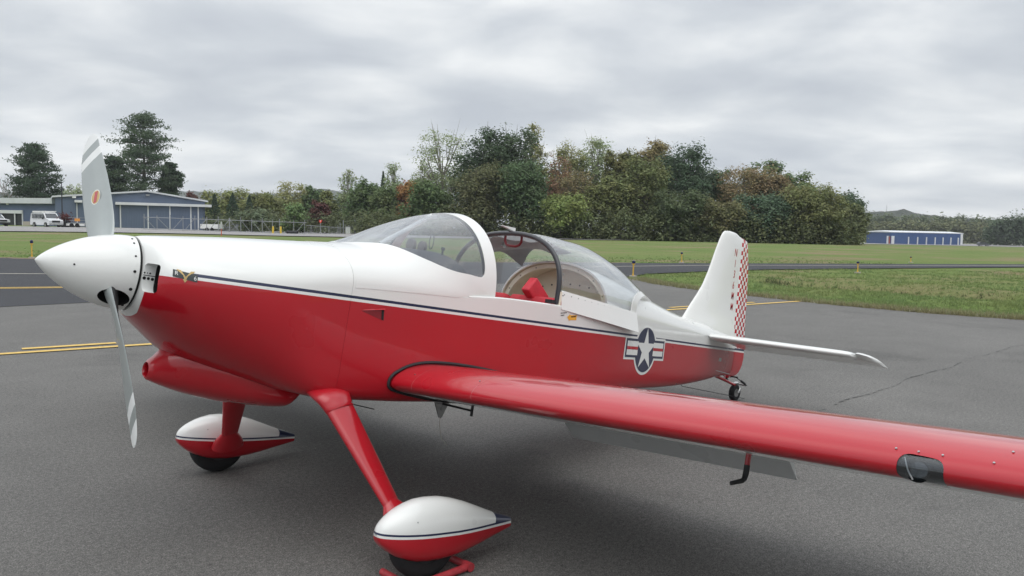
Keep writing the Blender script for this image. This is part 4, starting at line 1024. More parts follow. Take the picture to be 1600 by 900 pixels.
# ------------------------------------------------------------------ lights and markers
M_YPOST = simple('yellow_post', (.66, .40, .06), .5); M_BLUELENS = simple('blue_lens', (.008, .012, .07), .15, coat=.6); M_CONC = simple('concrete_base', (.42, .38, .32), .9)
def taxi_light(p, h, label, lean=0.0):
    t = empty('taxiway_light', p); tag(t, label, 'taxiway light', 'blue taxiway edge lights'); t.rotation_euler = (lean, lean*.5, 0)
    m = MB(); m.tube([(0, 0, .0), (0, 0, .05)], .13, 14); m.build('base_plate', M_CONC, t)
    m = MB(); m.tube([(0, 0, .04), (0, 0, h*.78)], .024, 10); m.tube([(0, 0, h*.10), (0, 0, h*.16)], .034, 10); m.tube([(0, 0, h*.76), (0, 0, h*.82)], .055, 12); m.build('stem', M_YPOST, t)
    m = MB(); m.tube([(0, 0, h*.82), (0, 0, h*.97), (0, 0, h)], [.058, .058, .035], 14); m.build('lens', M_BLUELENS, t)
for u, v, vt, lb in ((50, 403.5, 375, 'blue-topped yellow taxiway light left of the spinner tip'), (989, 433, 407, 'nearest blue-topped yellow light, behind the canopy'), (1065, 411, 394, 'blue-topped yellow light on the far side of the taxiway, left of the fin'),
                     (1340, 427, 408.5, 'blue-topped yellow light on the near grass right of the fin'), (1423, 410.5, 401, 'most distant taxiway light, below the blue hangar')):
    g = ground_t(u, v); taxi_light(tuple(g), z_at(u, vt, g)-g[2], lb, random.uniform(-.02, .02))
M_WPLASTIC = simple('white_plastic', (.75, .75, .73), .5); M_ORANGE = simple('orange_marker', (.60, .13, .05), .6); M_GALV = simple('galvanised_steel', (.29, .30, .31), .5, .35)
for u, v, h, lb in ((1061, 373.8, .5, 'small white runway light left of the fin top'), (1118, 374.5, .45, 'small white runway light nearest the fin'), (1316, 379.5, .5, 'small white runway light before the rightmost trees')):
    g = ground_t(u, v); t = empty('runway_light', tuple(g)); tag(t, lb, 'runway light', 'runway edge lights')
    m = MB(); m.tube([(0, 0, 0), (0, 0, h*.7)], .05, 8); m.build('stem', M_YPOST, t); m = MB(); m.tube([(0, 0, h*.7), (0, 0, h)], [.11, .09], 10); m.build('lens', M_WPLASTIC, t)
g = ground_t(346, 368.5); t = empty('marker_post', tuple(g)); tag(t, 'thin orange marker post with a pale cap standing before the fence gate', 'marker post')
hz_ = z_at(346, 346, g)-g[2]
m = MB(); m.tube([(0, 0, 0), (0, 0, hz_*.52)], .055, 8); m.build('post', M_ORANGE, t)
m = MB(); m.tube([(0, 0, hz_*.5), (0, 0, hz_*.62), (0, 0, hz_*.9), (0, 0, hz_)], [.16, .13, .10, .05], 10); m.box((-.32, -.03, hz_*.55), (.30, .03, hz_*.61)); m.build('windsock_head', simple('pale_grey_cap', (.45, .46, .46), .6), t)
g = ground_t(119.5, 353.5); t = empty('marker_post', tuple(g)); tag(t, 'short white post on the verge before the flatbed trailer', 'marker post')
m = MB(); m.tube([(0, 0, 0), (0, 0, .55)], .06, 8); m.build('post', M_WPLASTIC, t); m = MB(); m.tube([(0, 0, .55), (0, 0, .62)], .09, 8); m.build('cap', M_WPLASTIC, t)

# ------------------------------------------------------------------ fence gate and what stands by it
GA, GB = at(223, 121), at(478, 134); GB[2] = terrain(*GB[:2])
def gpt(u):      # a point of the gate line under a picture column
    d0, d1 = 121.0, 134.0; lo_u, hi_u = 223.0, 478.0
    l0, l1 = (lo_u-800)/F_PX*d0, (hi_u-800)/F_PX*d1; k = (u-800)/F_PX
    t = (k*d0-l0)/((l1-l0)-k*(d1-d0)); p = GA+(GB-GA)*t; p[2] = GA[2]+(GB[2]-GA[2])*t; return p
GT = empty('fence_gate', tuple(GA)); tag(GT, 'long galvanised sliding fence gate with slanted braces', 'gate')
gu = [225, 245, 266, 285.5, 304, 322.5, 340.5, 358, 375.5, 392.5, 409, 425, 436, 458, 475]; hg = 2.0
def gl_(p, z): return np.array([p[0]-GA[0], p[1]-GA[1], p[2]-GA[2]+z])
for z, nm in ((hg-.12, 'top_rail'), (.10, 'bottom_rail')):
    m = MB(); m.tube([gl_(gpt(u), z) for u in (223, 300, 390, 478)], .05, 6); m.build(nm, M_GALV, GT)
for i, u in enumerate(gu):
    m = MB(); m.tube([gl_(gpt(u), 0), gl_(gpt(u), hg+(.38 if i % 2 == 0 else .22))], .11 if i in (7,) else .058, 6); m.build('post', M_GALV, GT)
for i in range(len(gu)-1):
    if i in (11, 12): continue
    up = i in (2, 3, 4, 5, 6, 12, 13); a, b = (gu[i]+3, gu[i+1]-1) if up else (gu[i]+1, gu[i+1]-2)
    m = MB(); m.tube([gl_(gpt(a), .12 if up else hg-.15), gl_(gpt(b), hg-.15 if up else .12)], .042, 6); m.build('brace', M_GALV, GT)
M_SAFETY = simple('safety_yellow', (.72, .50, .05), .5)
for u, lb in ((427.5, 'yellow bollard at the gate, the left one of the pair'), (439.5, 'yellow bollard at the gate, the right one of the pair')):
    g = gpt(u); t = empty('bollard', (g[0]-.6*FH[0], g[1]-.6*FH[1], terrain(g[0], g[1]))); tag(t, lb, 'bollard', 'yellow bollards at the gate')
    m = MB(); m.tube([(0, 0, 0), (0, 0, 1.1), (0, 0, 1.16)], [.15, .15, .10], 12); m.build('post', M_SAFETY, t)
    m = MB(); m.tube([(0, 0, 1.16), (0, 0, 1.20)], [.09, .03], 12); m.build('cap', M_SAFETY, t)
g = at(456, 131); t = empty('drain_pipe', tuple(g)); tag(t, 'black plastic culvert pipe lying at the right end of the gate', 'pipe')
m = MB(); m.tube([np.array([RH[0]*x, RH[1]*x, .28]) for x in (-.9, .9)], .28, 14, cap=False); m.build('pipe_wall', M_BLACK, t)
m = MB()
for x in (-.7, -.35, 0, .35, .7): m.tube([np.array([RH[0]*(x-.05), RH[1]*(x-.05), .28]), np.array([RH[0]*(x+.05), RH[1]*(x+.05), .28])], .31, 14)
m.build('pipe_ribs', M_BLACK, t)
# no-entry marker on a post
g = at(500, 132); t = empty('warning_sign', tuple(g)); tag(t, 'small red warning sign on a grey post right of the gate', 'sign')
hs = z_at(500, 346, g)-g[2]
m = MB(); m.tube([(0, 0, 0), (0, 0, hs-.15)], .06, 6); m.build('post', M_GALV, t)
m = MB(); q = [(-.26, .08), (-.16, .26), (0, .18), (.16, .26), (.26, .08), (0, -.30)]
m.add([(RH[0]*x-FH[0]*.07, RH[1]*x-FH[1]*.07, hs+z) for x, z in q]+[(RH[0]*x-FH[0]*.03, RH[1]*x-FH[1]*.03, hs+z) for x, z in q], [tuple(range(6)), tuple(range(6, 12))]+[(i, (i+1) % 6, 6+(i+1) % 6, 6+i) for i in range(6)])
m.build('sign_plate', simple('sign_red', (.80, .06, .03), .4), t, smooth=False)
m = MB(); m.box((-.03, -.03, 0), (.03, .03, .2)); pp = m.build('sign_mark', M_WPLASTIC, t, smooth=False); pp.location = (-FH[0]*.09, -FH[1]*.09, hs-.02)
# chain-link fence running on to the right of the gate
CF_ = empty('chain_link_fence', tuple(at(478, 133))); tag(CF_, 'low chain-link fence with grey rails running right from the gate', 'fence'); c0_ = at(478, 133)
fr_u = [478, 492, 506, 518, 527, 530.5, 539, 545, 553, 563, 574]
def fpt(u, z): p = at(u, 133+(u-478)*.16); return (p[0]-c0_[0], p[1]-c0_[1], p[2]-c0_[2]+z)
for z, nm in ((1.45, 'top_rail'), (.30, 'bottom_rail')):
    m = MB(); m.tube([fpt(u, z-(u-478)*.006) for u in fr_u], .05, 5); m.build(nm, M_GALV, CF_)
for u, h in ((485, 1.5), (513, 1.4), (527, 1.5), (530.5, 2.0), (535.5, 2.5), (539, 1.7), (544, 1.6), (549, 1.6), (553.5, 2.65), (562, 1.5), (571, 1.4)):
    m = MB(); m.tube([fpt(u, 0), fpt(u, h)], .085 if h > 2.2 else .05, 6); m.build('post', M_GALV, CF_)
def mesh_mat():
    m, t, b = newmat('chain_link_mesh'); g_ = N(t, 'ShaderNodeNewGeometry').outputs['Position']; s_ = N(t, 'ShaderNodeSeparateXYZ'); L(t, g_, s_.inputs[0])
    return m, t, b
m = MB()
for i in range(len(fr_u)-1):                               # the wire itself, thinned to every few strands
    for k in range(5):
        u0, u1 = fr_u[i], fr_u[i+1]; a = u0+(u1-u0)*k/5; b = u0+(u1-u0)*(k+1)/5
        m.tube([fpt(a, .05), fpt(b, 1.3)], .012, 3, cap=False); m.tube([fpt(b, .05), fpt(a, 1.3)], .012, 3, cap=False)
tag(m.build('wire_mesh', M_GALV, CF_), kind='stuff')
g = at(543, 141); t = empty('utility_cabinet', tuple(g)); tag(t, 'pale grey utility cabinet standing behind the fence posts', 'cabinet')
m = MB(); m.box((-.38, -.3, .12), (.38, .3, 1.3)); o_ = m.build('cabinet_body', simple('cabinet_grey', (.48, .50, .46), .6), t, smooth=False); m = MB(); m.box((-.42, -.34, 1.30), (.42, .34, 1.37)); m.build('cabinet_lid', M_GALV, t, smooth=False)
m = MB(); m.box((-.45, -.36, 0), (.45, .36, .12)); m.build('plinth', M_CONC, t, smooth=False)
t.rotation_euler = (0, 0, -az0)
# white trailer body and grey hut roof seen through the gate
g = at(331, 146); t = empty('box_trailer', tuple(g), -az0); tag(t, 'long low white trailer seen through the gate beside the hangar', 'trailer')
m = MB(); m.box((-1.7, -1.2, .45), (1.6, 1.2, 1.25)); m.build('trailer_body', M_WPLASTIC, t, smooth=False)
m = MB(); m.box((-1.5, -1.0, .32), (2.3, 1.0, .45)); m.build('chassis', M_GALV, t, smooth=False)
for x in (-.5, .4):
    m = MB(); m.tube([(x, -1.25, .32), (x, -1.0, .32)], .32, 16); m.build('wheel', M_TYRE, t)
g = at(360, 150); t = empty('garden_shed', tuple(g), -az0+.4); tag(t, 'small grey shed with a pitched roof behind the gate', 'shed')
m = MB(); m.box((-1.3, -1.2, 0), (1.3, 1.2, .75)); m.build('wall', simple('shed_wall', (.30, .31, .31), .8), t, smooth=False)
m = MB(); m.add([(-1.4, -1.3, .75), (-1.4, 1.3, .75), (1.4, 1.3, .75), (1.4, -1.3, .75), (-1.4, 0, 1.45), (1.4, 0, 1.45)], [(0, 3, 5, 4), (2, 1, 4, 5), (0, 4, 1), (3, 2, 5), (0, 1, 2, 3)]); m.build('roof', simple('shed_roof', (.22, .23, .25), .7), t, smooth=False)

# ------------------------------------------------------------------ hangars
def sheet_mat(name, c, rib=3.2, axis=0, rough=.55):
    m, t, b = newmat(name); v = N(t, 'ShaderNodeNewGeometry').outputs['Position']
    r = ramp(t, [(.3, tuple(x*.9 for x in c)), (.7, tuple(x*1.08 for x in c))]); L(t, noise(t, .35, 5, .6, v), r.inputs[0]); L(t, r.outputs[0], b.inputs['Base Color'])
    wv = N(t, 'ShaderNodeTexWave', inp={'Scale': rib, 'Distortion': 0.0}); wv.bands_direction = 'X' if axis == 0 else 'Y'; L(t, v, wv.inputs['Vector'])
    bump(t, b, wv.outputs[1], .35, .05); setp(b, Roughness=rough); return m
M_HBLUE = sheet_mat('blue_grey_sheet', (.104, .138, .205)); M_HTRIM = sheet_mat('white_trim', (.66, .67, .68), 0.5); M_HDOOR = sheet_mat('blue_door_sheet', (.100, .134, .20), 1.2)
M_ROOFW = sheet_mat('pale_roof_sheet', (.60, .62, .64), 1.0)
def frame_box(mb, O, ex, ey, x0, x1, y0, y1, z0, z1, mi=0):
    c = [O+ex*x+ey*y+np.array([0, 0, z]) for z in (z0, z1) for x, y in ((x0, y0), (x1, y0), (x1, y1), (x0, y1))]
    mb.add(c, [(0, 3, 2, 1), (4, 5, 6, 7), (0, 1, 5, 4), (1, 2, 6, 5), (2, 3, 7, 6), (3, 0, 4, 7)], mi)
HA, HB = at(87, 140), at(320, 152.4); z0h = min(HA[2], HB[2])-.3
W_ = np.linalg.norm((HB-HA)[:2]); ex = np.array([*(HB-HA)[:2]/W_, 0]); ey = np.array([-ex[1], ex[0], 0]); O0 = np.array([HA[0], HA[1], 0.])
zA, zB = z_at(87, 305.5, HA), z_at(320, 318.5, HB); zE = (zA+zB)/2; Pm = HA+(HB-HA)*.5; zP = z_at(228, 300.5, HA+(HB-HA)*((228-87)/233*1.12))
HG = empty('aircraft_hangar', (HA[0], HA[1], z0h)); tag(HG, 'large blue-grey metal hangar with a white edged gable and sliding doors', 'hangar')
def hb(mb, name, mat, **k): o_ = mb.build(name, mat, HG, smooth=False, **k); o_.location = (-HA[0], -HA[1], -z0h); return o_
def hx(u):        # distance along the front under a picture column
    k = (u-800)/F_PX; d0, d1 = 140.0, 152.4; l0, l1 = (87-800)/F_PX*d0, (320-800)/F_PX*d1; return W_*(k*d0-l0)/((l1-l0)-k*(d1-d0))
xP = hx(230)
def gab(x): return zE+(zP-zE)*(x/xP if x < xP else (W_-x)/(W_-xP))
m = MB(); fr = [O0+ex*x+np.array([0, 0, z]) for x, z in ((0, z0h), (W_, z0h), (W_, zE), (xP, zP), (0, zE))]; bk = [p+ey*30 for p in fr]
m.add(fr+bk, [(0, 1, 2, 3, 4), (9, 8, 7, 6, 5), (0, 4, 9, 5), (1, 6, 7, 2), (0, 5, 6, 1)]); hb(m, 'wall', M_HBLUE)
for nm, (xa, za), (xb, zb) in (('roof_slope', (-.5, zE-.02), (xP, zP)), ('roof_slope', (xP, zP), (W_+.5, zE-.02))):
    m = MB(); q = [O0+ex*x+ey*y+np.array([0, 0, z+dz]) for dz in (.02, .30) for x, z, y in ((xa, za, -.45), (xb, zb, -.45), (xb, zb, 30.4), (xa, za, 30.4))]
    m.add(q, [(0, 3, 2, 1), (4, 5, 6, 7), (0, 1, 5, 4), (1, 2, 6, 5), (2, 3, 7, 6), (3, 0, 4, 7)]); hb(m, nm, M_ROOFW)
dz_ = zE-z0h; zt_d = z_at(275, 322, O0+ex*hx(275))
m = MB(); frame_box(m, O0, ex, ey, hx(180), hx(329), -1.1, .02, zt_d-.05, zt_d+.42); hb(m, 'door_canopy', M_HTRIM)
m = MB(); frame_box(m, O0, ex, ey, hx(117), hx(129), -1.0, .02, zt_d+.15, zt_d+.55); hb(m, 'side_door_canopy', M_HTRIM)
du = [188, 231, 265, 297.5, 317.5]
for a, b in zip(du, du[1:]):
    m = MB(); frame_box(m, O0, ex, ey, hx(a)+.06, hx(b)-.06, -.28, -.02, z0h, zt_d-.06); hb(m, 'door_panel', M_HDOOR)
for a in du[:4]+[309]:
    m = MB(); frame_box(m, O0, ex, ey, hx(a)-.10, hx(a)+.10, -.36, -.285 if a != 309 else -.29, z0h, zt_d-.07); hb(m, 'door_post', M_HTRIM)
m = MB(); frame_box(m, O0, ex, ey, hx(120.6)-.07, hx(120.6)+.07, -.12, -.003, z0h, zt_d); hb(m, 'side_door_post', M_HTRIM)
for u, v in ((231, 305), (116.5, 308)):
    p = O0+ex*hx(u); z = z_at(u, v, p); m = MB(); frame_box(m, O0, ex, ey, hx(u)-.30, hx(u)+.30, -.40, -.01, z-.16, z+.16); hb(m, 'flood_light', M_GALV if u > 200 else M_WPLASTIC)
# lower building at the left edge
LA, LB = at(-70, 152), at(86.5, 143); Wl = np.linalg.norm((LB-LA)[:2]); ex = np.array([*(LB-LA)[:2]/Wl, 0]); ey = np.array([-ex[1], ex[0], 0]); O0 = np.array([LA[0], LA[1], 0.])
def lx(u): k = (u-800)/F_PX; d0, d1 = 152., 143.; l0, l1 = (-70-800)/F_PX*d0, (86.5-800)/F_PX*d1; return Wl*(k*d0-l0)/((l1-l0)-k*(d1-d0))
LBD = empty('workshop_building', tuple(LA)); tag(LBD, 'low blue workshop with a deep white roof edge and open garage doors', 'building'); zl = LA[2]-.4
zr0, zr1 = z_at(40, 318, O0+ex*lx(40)), z_at(40, 309.5, O0+ex*lx(40))
def lb_(mb, name, mat): o_ = mb.build(name, mat, LBD, smooth=False); o_.location = (-LA[0], -LA[1], -LA[2]); return o_
g0x, g1x = lx(3), lx(35); zg = z_at(20, 333.5, O0+ex*lx(20))
m = MB()
for x0, x1, za, zb in ((0, g0x, zl, zr0), (g1x, Wl, zl, zr0), (g0x, g1x, zg, zr0)): frame_box(m, O0, ex, ey, x0, x1, 0, .3, za, zb)
frame_box(m, O0, ex, ey, 0, Wl, 14, 14.3, zl, zr0); frame_box(m, O0, ex, ey, 0, .3, .3, 14, zl, zr0); frame_box(m, O0, ex, ey, Wl-.3, Wl, .3, 14, zl, zr0); lb_(m, 'wall', sheet_mat('workshop_blue', (.085, .120, .205)))
m = MB(); frame_box(m, O0, ex, ey, -.5, Wl+.1, -.7, 14.6, zr0+.003, zr1); lb_(m, 'roof', M_ROOFW)
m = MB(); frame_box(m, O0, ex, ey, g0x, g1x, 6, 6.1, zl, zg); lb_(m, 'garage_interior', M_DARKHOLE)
for a, b in ((3.2, 23.2), (24.6, 34.8)):
    m = MB(); frame_box(m, O0, ex, ey, lx(a), lx(b), .12, .2, zl, zg-.02); lb_(m, 'shaded_opening', simple('opening_shade', (.022, .024, .028), .5))  # dark panels fill the door openings; the unlit inside put into their colour
m = MB(); frame_box(m, O0, ex, ey, g0x-.2, g1x+.3, -.25, -.003, zg+.003, zg+.60); lb_(m, 'door_hood', M_HTRIM)
for u in (24, 36):
    m = MB(); frame_box(m, O0, ex, ey, lx(u)-.1, lx(u)+.12, -.12, -.003, zl, zg); lb_(m, 'door_post', M_HTRIM)
m = MB(); frame_box(m, O0, ex, ey, lx(39), lx(50), -.4, -.004, zl, z_at(45, 346, O0+ex*lx(45))); lb_(m, 'concrete_block', M_CONC)
for u, v in ((6, 316), (14, 319)):
    z = z_at(u, v, O0+ex*lx(u)); m = MB(); frame_box(m, O0, ex, ey, lx(u)-.16, lx(u)+.16, -.95 if v < 317 else -.3, -.72 if v < 317 else -.004, z-.14, z+.14); lb_(m, 'wall_lamp', M_WPLASTIC)
# far blue hangar on the right
M_FBLUE = sheet_mat('royal_blue_sheet', (.020, .064, .195), .8)
RA, RB, RC = at(1351, 388), at(1389, 366), at(1500.5, 388); zb_ = min(RA[2], RB[2], RC[2])-.5
RG = empty('distant_hangar', tuple(RB)); tag(RG, 'long royal blue hangar with a white roof, far off beyond the runway', 'hangar')
def rg(mb, name, mat): o_ = mb.build(name, mat, RG, smooth=False); o_.location = (-RB[0], -RB[1], -RB[2]); return o_
zt1 = z_at(1389, 362.0, RB); zt2 = z_at(1500, 366.3, RC); ztop = (zt1+zt2)/2
RD = RA+RC-RB; q = [RB, RC, RD, RA]
m = MB(); m.add([np.array([p[0], p[1], zb_]) for p in q]+[np.array([p[0], p[1], ztop]) for p in q], [(0, 1, 5, 4), (1, 2, 6, 5), (2, 3, 7, 6), (3, 0, 4, 7), (4, 5, 6, 7)]); rg(m, 'wall', M_FBLUE)
cen = (RA+RC)/2; q2 = [cen+(p-cen)*1.02 for p in q]; r0, r1 = (q2[0]+q2[3])/2, (q2[1]+q2[2])/2
m = MB(); m.add([np.array([p[0], p[1], ztop+.02]) for p in q2]+[np.array([r0[0], r0[1], ztop+.95]), np.array([r1[0], r1[1], ztop+.95])]+[np.array([p[0], p[1], ztop+.30]) for p in q2], [(0, 1, 7, 6), (2, 3, 9, 8), (6, 7, 5, 4), (8, 9, 4, 5), (7, 8, 5), (9, 6, 4), (1, 2, 8, 7), (3, 0, 6, 9), (0, 3, 2, 1)]); rg(m, 'roof', simple('white_roof_sheet', (.72, .74, .76), .5))
def rpt(u):
    k = (u-800)/F_PX; d0, d1 = 366., 388.; l0, l1 = (1389-800)/F_PX*d0, (1500.5-800)/F_PX*d1; t = (k*d0-l0)/((l1-l0)-k*(d1-d0)); return RB+(RC-RB)*t
e1 = (RC-RB)[:2]/np.linalg.norm((RC-RB)[:2]); e1 = np.array([*e1, 0]); e2 = np.array([-e1[1], e1[0], 0])
for u in (1416, 1430.2, 1444, 1457.5, 1469.8, 1482, 1493.5, 1498.6):
    p = rpt(u); wd = .30 if u < 1497 else .75; m = MB(); frame_box(m, np.array([p[0], p[1], 0]), e1, e2, -wd, wd, -.3, -.02, zb_, ztop-(1.9 if u < 1497 else .1)); rg(m, 'door_pillar', M_HTRIM)
for u in (1391.5,):
    p = rpt(u); m = MB(); frame_box(m, np.array([p[0], p[1], 0]), e1, e2, -.85, .85, -.35, -.02, zb_, ztop-1.6); rg(m, 'white_door', M_HTRIM)
e3 = (RA-RB)/np.linalg.norm((RA-RB)[:2]); e3[2] = 0; e4 = np.array([e3[1], -e3[0], 0]); e4 = e4 if e4[:2]@FH < 0 else -e4
m = MB(); frame_box(m, np.array([RB[0], RB[1], 0]), e3, e4, 1.6, 3.0, .02, .35, zb_, ztop-1.6); rg(m, 'white_door', M_HTRIM)
m = MB(); frame_box(m, np.array([RB[0], RB[1], 0]), e3, e4, .4, 1.3, .02, .3, zb_, ztop-1.9); rg(m, 'red_door', simple('red_door', (.35, .06, .05), .6))

# ------------------------------------------------------------------ vehicles
M_VANW = simple('white_van_paint', (.72, .73, .74), .3, coat=.6, var=.04); M_VGLASS = simple('dark_vehicle_glass', (.025, .03, .035), .08, coat=1.0); M_CHROME = simple('chrome', (.5, .5, .5), .2, 1.0)
M_HEAD = simple('headlamp', (.55, .56, .58), .1, coat=1.0)
def vehicle(name, p, rz, label, cat, L_, Wd, prof, glassp, paintm, rack=False):
    """prof: side outline (x forward from the rear, z); glassp: window quads along the side"""
    t = empty(name, tuple(p), rz); tag(t, label, cat); m = MB(); n = len(prof); hw = Wd/2
    ins = [(.92 if z > .55*max(q[1] for q in prof) else 1.0) for x, z in prof]
    P = [[(x, k*hw*f*i_, z) for (x, z), i_ in zip(prof, ins)] for k, f in ((-1, .90), (-1, 1), (1, 1), (1, .90))]
    P[0] = [(x*.985+.02, y, z*.985+.01) for x, y, z in P[0]]; P[3] = [(x*.985+.02, y, z*.985+.01) for x, y, z in P[3]]
    m.grid(P, cv=True); o = len(m.v); m.v += P[0]+P[3]; m.f += [tuple(range(o, o+n)), tuple(range(o+n, o+2*n))]; m.m += [0, 0]
    m.build('body', paintm, t, sharp=30)
    for q in glassp:
        m = MB()
        if len(q[0]) == 2:
            for k in (-1, 1):
                m = MB(); m.add([(x, k*(hw*(1.0 if z < .5*max(a[1] for a in prof) else .93)+.035), z) for x, z in q]+[(x, k*(hw*.9), z) for x, z in q], [(0, 1, 2, 3), (7, 6, 5, 4), (0, 4, 5, 1), (1, 5, 6, 2), (2, 6, 7, 3), (3, 7, 4, 0)]); m.build('side_window', M_VGLASS, t, smooth=False)
        else:
            m.add(q, [(0, 1, 2, 3)]); o_ = m.build('windscreen', M_VGLASS, t, smooth=False); solid(o_, .02)
    for x in (.20*L_, .80*L_):
        for k in (-1, 1):
            m = MB(); m.tube([(x, k*(hw-.22), .36), (x, k*(hw+.005), .36)], .36, 20); wh = m.build('wheel', M_TYRE, t); m = MB(); m.tube([(x, k*(hw-.02), .36), (x, k*(hw+.015), .36)], .22, 16); m.build('hubcap', M_CHROME, wh)
    m = MB(); m.box((L_-.02, -hw*.96, .38), (L_+.09, hw*.96, .62)); m.build('bumper', M_CHROME if rack else M_BLACK, t, smooth=False)
    m = MB(); m.box((L_-.03, -hw*.55, .70), (L_+.035, hw*.55, 1.0)); m.build('grille', M_BLACK, t, smooth=False)
    for k in (-1, 1):
        m = MB(); m.box((L_-.03, k*hw*.78-.16, .74), (L_+.045, k*hw*.78+.16, .98)); m.build('headlamp', M_HEAD, t, smooth=False)
        m = MB(); m.box((L_-1.55, k*(hw+.12)-.09, 1.15), (L_-1.42, k*(hw+.12)+.09, 1.42)); m.build('mirror', M_BLACK, t, smooth=False)
    if rack:
        zt = max(q[1] for q in prof)
        for x in np.linspace(.5, L_-1.9, 4):
            m = MB(); m.box((x-.04, -hw*.85, zt+.02), (x+.04, hw*.85, zt+.16)); m.build('rack_bar', M_WPLASTIC, t, smooth=False)
        for y in (-.7, .15, .7):
            m = MB(); m.box((.2, y-.06, zt+.16), (L_-1.4, y+.06, zt+.26)); m.build('ladder_rail', M_WPLASTIC, t, smooth=False)
    return t
vanp = [(0, .35), (0, 1.0), (.04, 1.7), (.14, 2.02), (.5, 2.08), (3.4, 2.08), (3.72, 2.0), (4.35, 1.30), (4.6, 1.20), (5.25, 1.08), (5.36, .9), (5.36, .35)]
g = at(73, 116); yaw_v = atan2(-FH[1], -FH[0])+.98          # nose towards the camera, turned to the right
vg = [[(3.05, 1.28), (3.95, 1.28), (3.62, 1.85), (3.05, 1.88)], [(1.9, 1.28), (2.9, 1.28), (2.9, 1.88), (1.9, 1.88)], [(.5, 1.28), (1.7, 1.28), (1.7, 1.88), (.5, 1.88)], [(4.36, -.84, 1.30), (4.36, .84, 1.30), (3.76, .76, 1.96), (3.76, -.76, 1.96)]]
dv = np.array([cos(yaw_v), sin(yaw_v), 0])*2.7
vehicle('cargo_van', g-dv, yaw_v, 'white cargo van with ladders on its roof rack, before the hangars', 'van', 5.36, 2.0, vanp, vg, M_VANW, True)
suvp = [(0, .4), (0, 1.0), (.12, 1.45), (.5, 1.68), (2.6, 1.70), (3.45, 1.12), (4.5, 1.0), (4.65, .8), (4.65, .38)]
sg = [[(2.0, 1.12), (3.1, 1.12), (2.6, 1.58), (2.0, 1.60)], [(.6, 1.12), (1.85, 1.12), (1.85, 1.60), (.75, 1.58)], [(3.47, -.78, 1.13), (3.47, .78, 1.13), (2.66, .70, 1.66), (2.66, -.70, 1.66)]]
g = at(-8, 119); yaw_s = atan2(-FH[1], -FH[0])+1.05; dv = np.array([cos(yaw_s), sin(yaw_s), 0])*2.3
vehicle('parked_car', g-dv, yaw_s, 'white car half out of view at the left edge, before the workshop', 'car', 4.65, 1.9, suvp, sg, M_VANW)
g = at(1534, 330); yaw_d = atan2(RH[1], RH[0]); dv = np.array([cos(yaw_d), sin(yaw_d), 0])*2.3
vehicle('parked_car', g-dv, yaw_d, 'small dark car with a pale roof far off right of the blue hangar', 'car', 4.65, 1.9, suvp, sg, simple('dark_car_paint', (.05, .055, .06), .3, coat=.5))
g = at(121, 117); t = empty('flatbed_trailer', tuple(g), -az0); tag(t, 'grey flatbed trailer carrying an orange board, partly behind the propeller blade', 'trailer')
m = MB(); m.box((-1.3, -.9, .62), (1.9, .9, .74)); m.build('deck', M_GALV, t, smooth=False)
for x in (-1.25, .2, 1.75):
    m = MB(); m.tube([(x, -.85, .74), (x, -.85, 1.5)], .035, 6); m.build('stake', M_GALV, t)
for z in (1.05, 1.45):
    m = MB(); m.tube([(-1.3, -.85, z), (1.9, -.85, z)], .03, 6); m.build('side_rail', M_GALV, t)
m = MB(); m.box((.1, -.96, .95), (.85, -.90, 1.35)); m.build('orange_board', simple('orange_board', (.72, .30, .06), .6), t, smooth=False)
m = MB(); m.box((-1.1, -1.0, .30), (1.5, -.7, .60)); m.build('fender', M_WPLASTIC, t, smooth=False)
for x in (-.3, .5):
    m = MB(); m.tube([(x, -1.02, .33), (x, -.72, .33)], .33, 16); m.build('wheel', M_TYRE, t)
g = at(102, 116.5); t = empty('planter_tub', tuple(g)); tag(t, 'dark planter with a dark red bush beside the white van', 'planter')
m = MB(); m.tube([(0, 0, 0), (0, 0, .9)], [.55, .68], 8); m.build('tub', M_BLACK, t, smooth=False)
def clump_quads(c, ctr, s, asp=.62, k=1.0):
    """leaf faces turned outward from the middle of their clump and upward, so that a clump has a lit top"""
    n = len(c); o = c-ctr; o /= np.linalg.norm(o, axis=1)[:, None]+1e-6
    nr = o*.8*k+np.array([0, 0, .75*k])+np.random.normal(size=(n, 3))*.30; nr /= np.linalg.norm(nr, axis=1)[:, None]
    a = np.random.normal(size=(n, 3)); a -= nr*(a*nr).sum(1)[:, None]; a /= np.linalg.norm(a, axis=1)[:, None]; b = np.cross(nr, a)
    s = np.asarray(s).reshape(-1, 1)*np.random.uniform(.65, 1.35, (n, 1))*.5
    return np.stack([c-a*s-b*s*asp*.45, c+a*s*.15-b*s*asp, c+a*s+b*s*asp*.2, c-a*s*.1+b*s*asp], 1)
def quads(c, s, asp=.62, up=0.0):
    n = len(c); a = np.random.normal(size=(n, 3)); a /= np.linalg.norm(a, axis=1)[:, None]
    b = np.random.normal(size=(n, 3)); b[:, 2] += up; b -= a*(a*b).sum(1)[:, None]; b /= np.linalg.norm(b, axis=1)[:, None]
    s = np.asarray(s).reshape(-1, 1)*np.random.uniform(.65, 1.35, (n, 1))*.5
    return np.stack([c-a*s-b*s*asp*.45, c+a*s*.15-b*s*asp, c+a*s+b*s*asp*.2, c-a*s*.1+b*s*asp], 1)
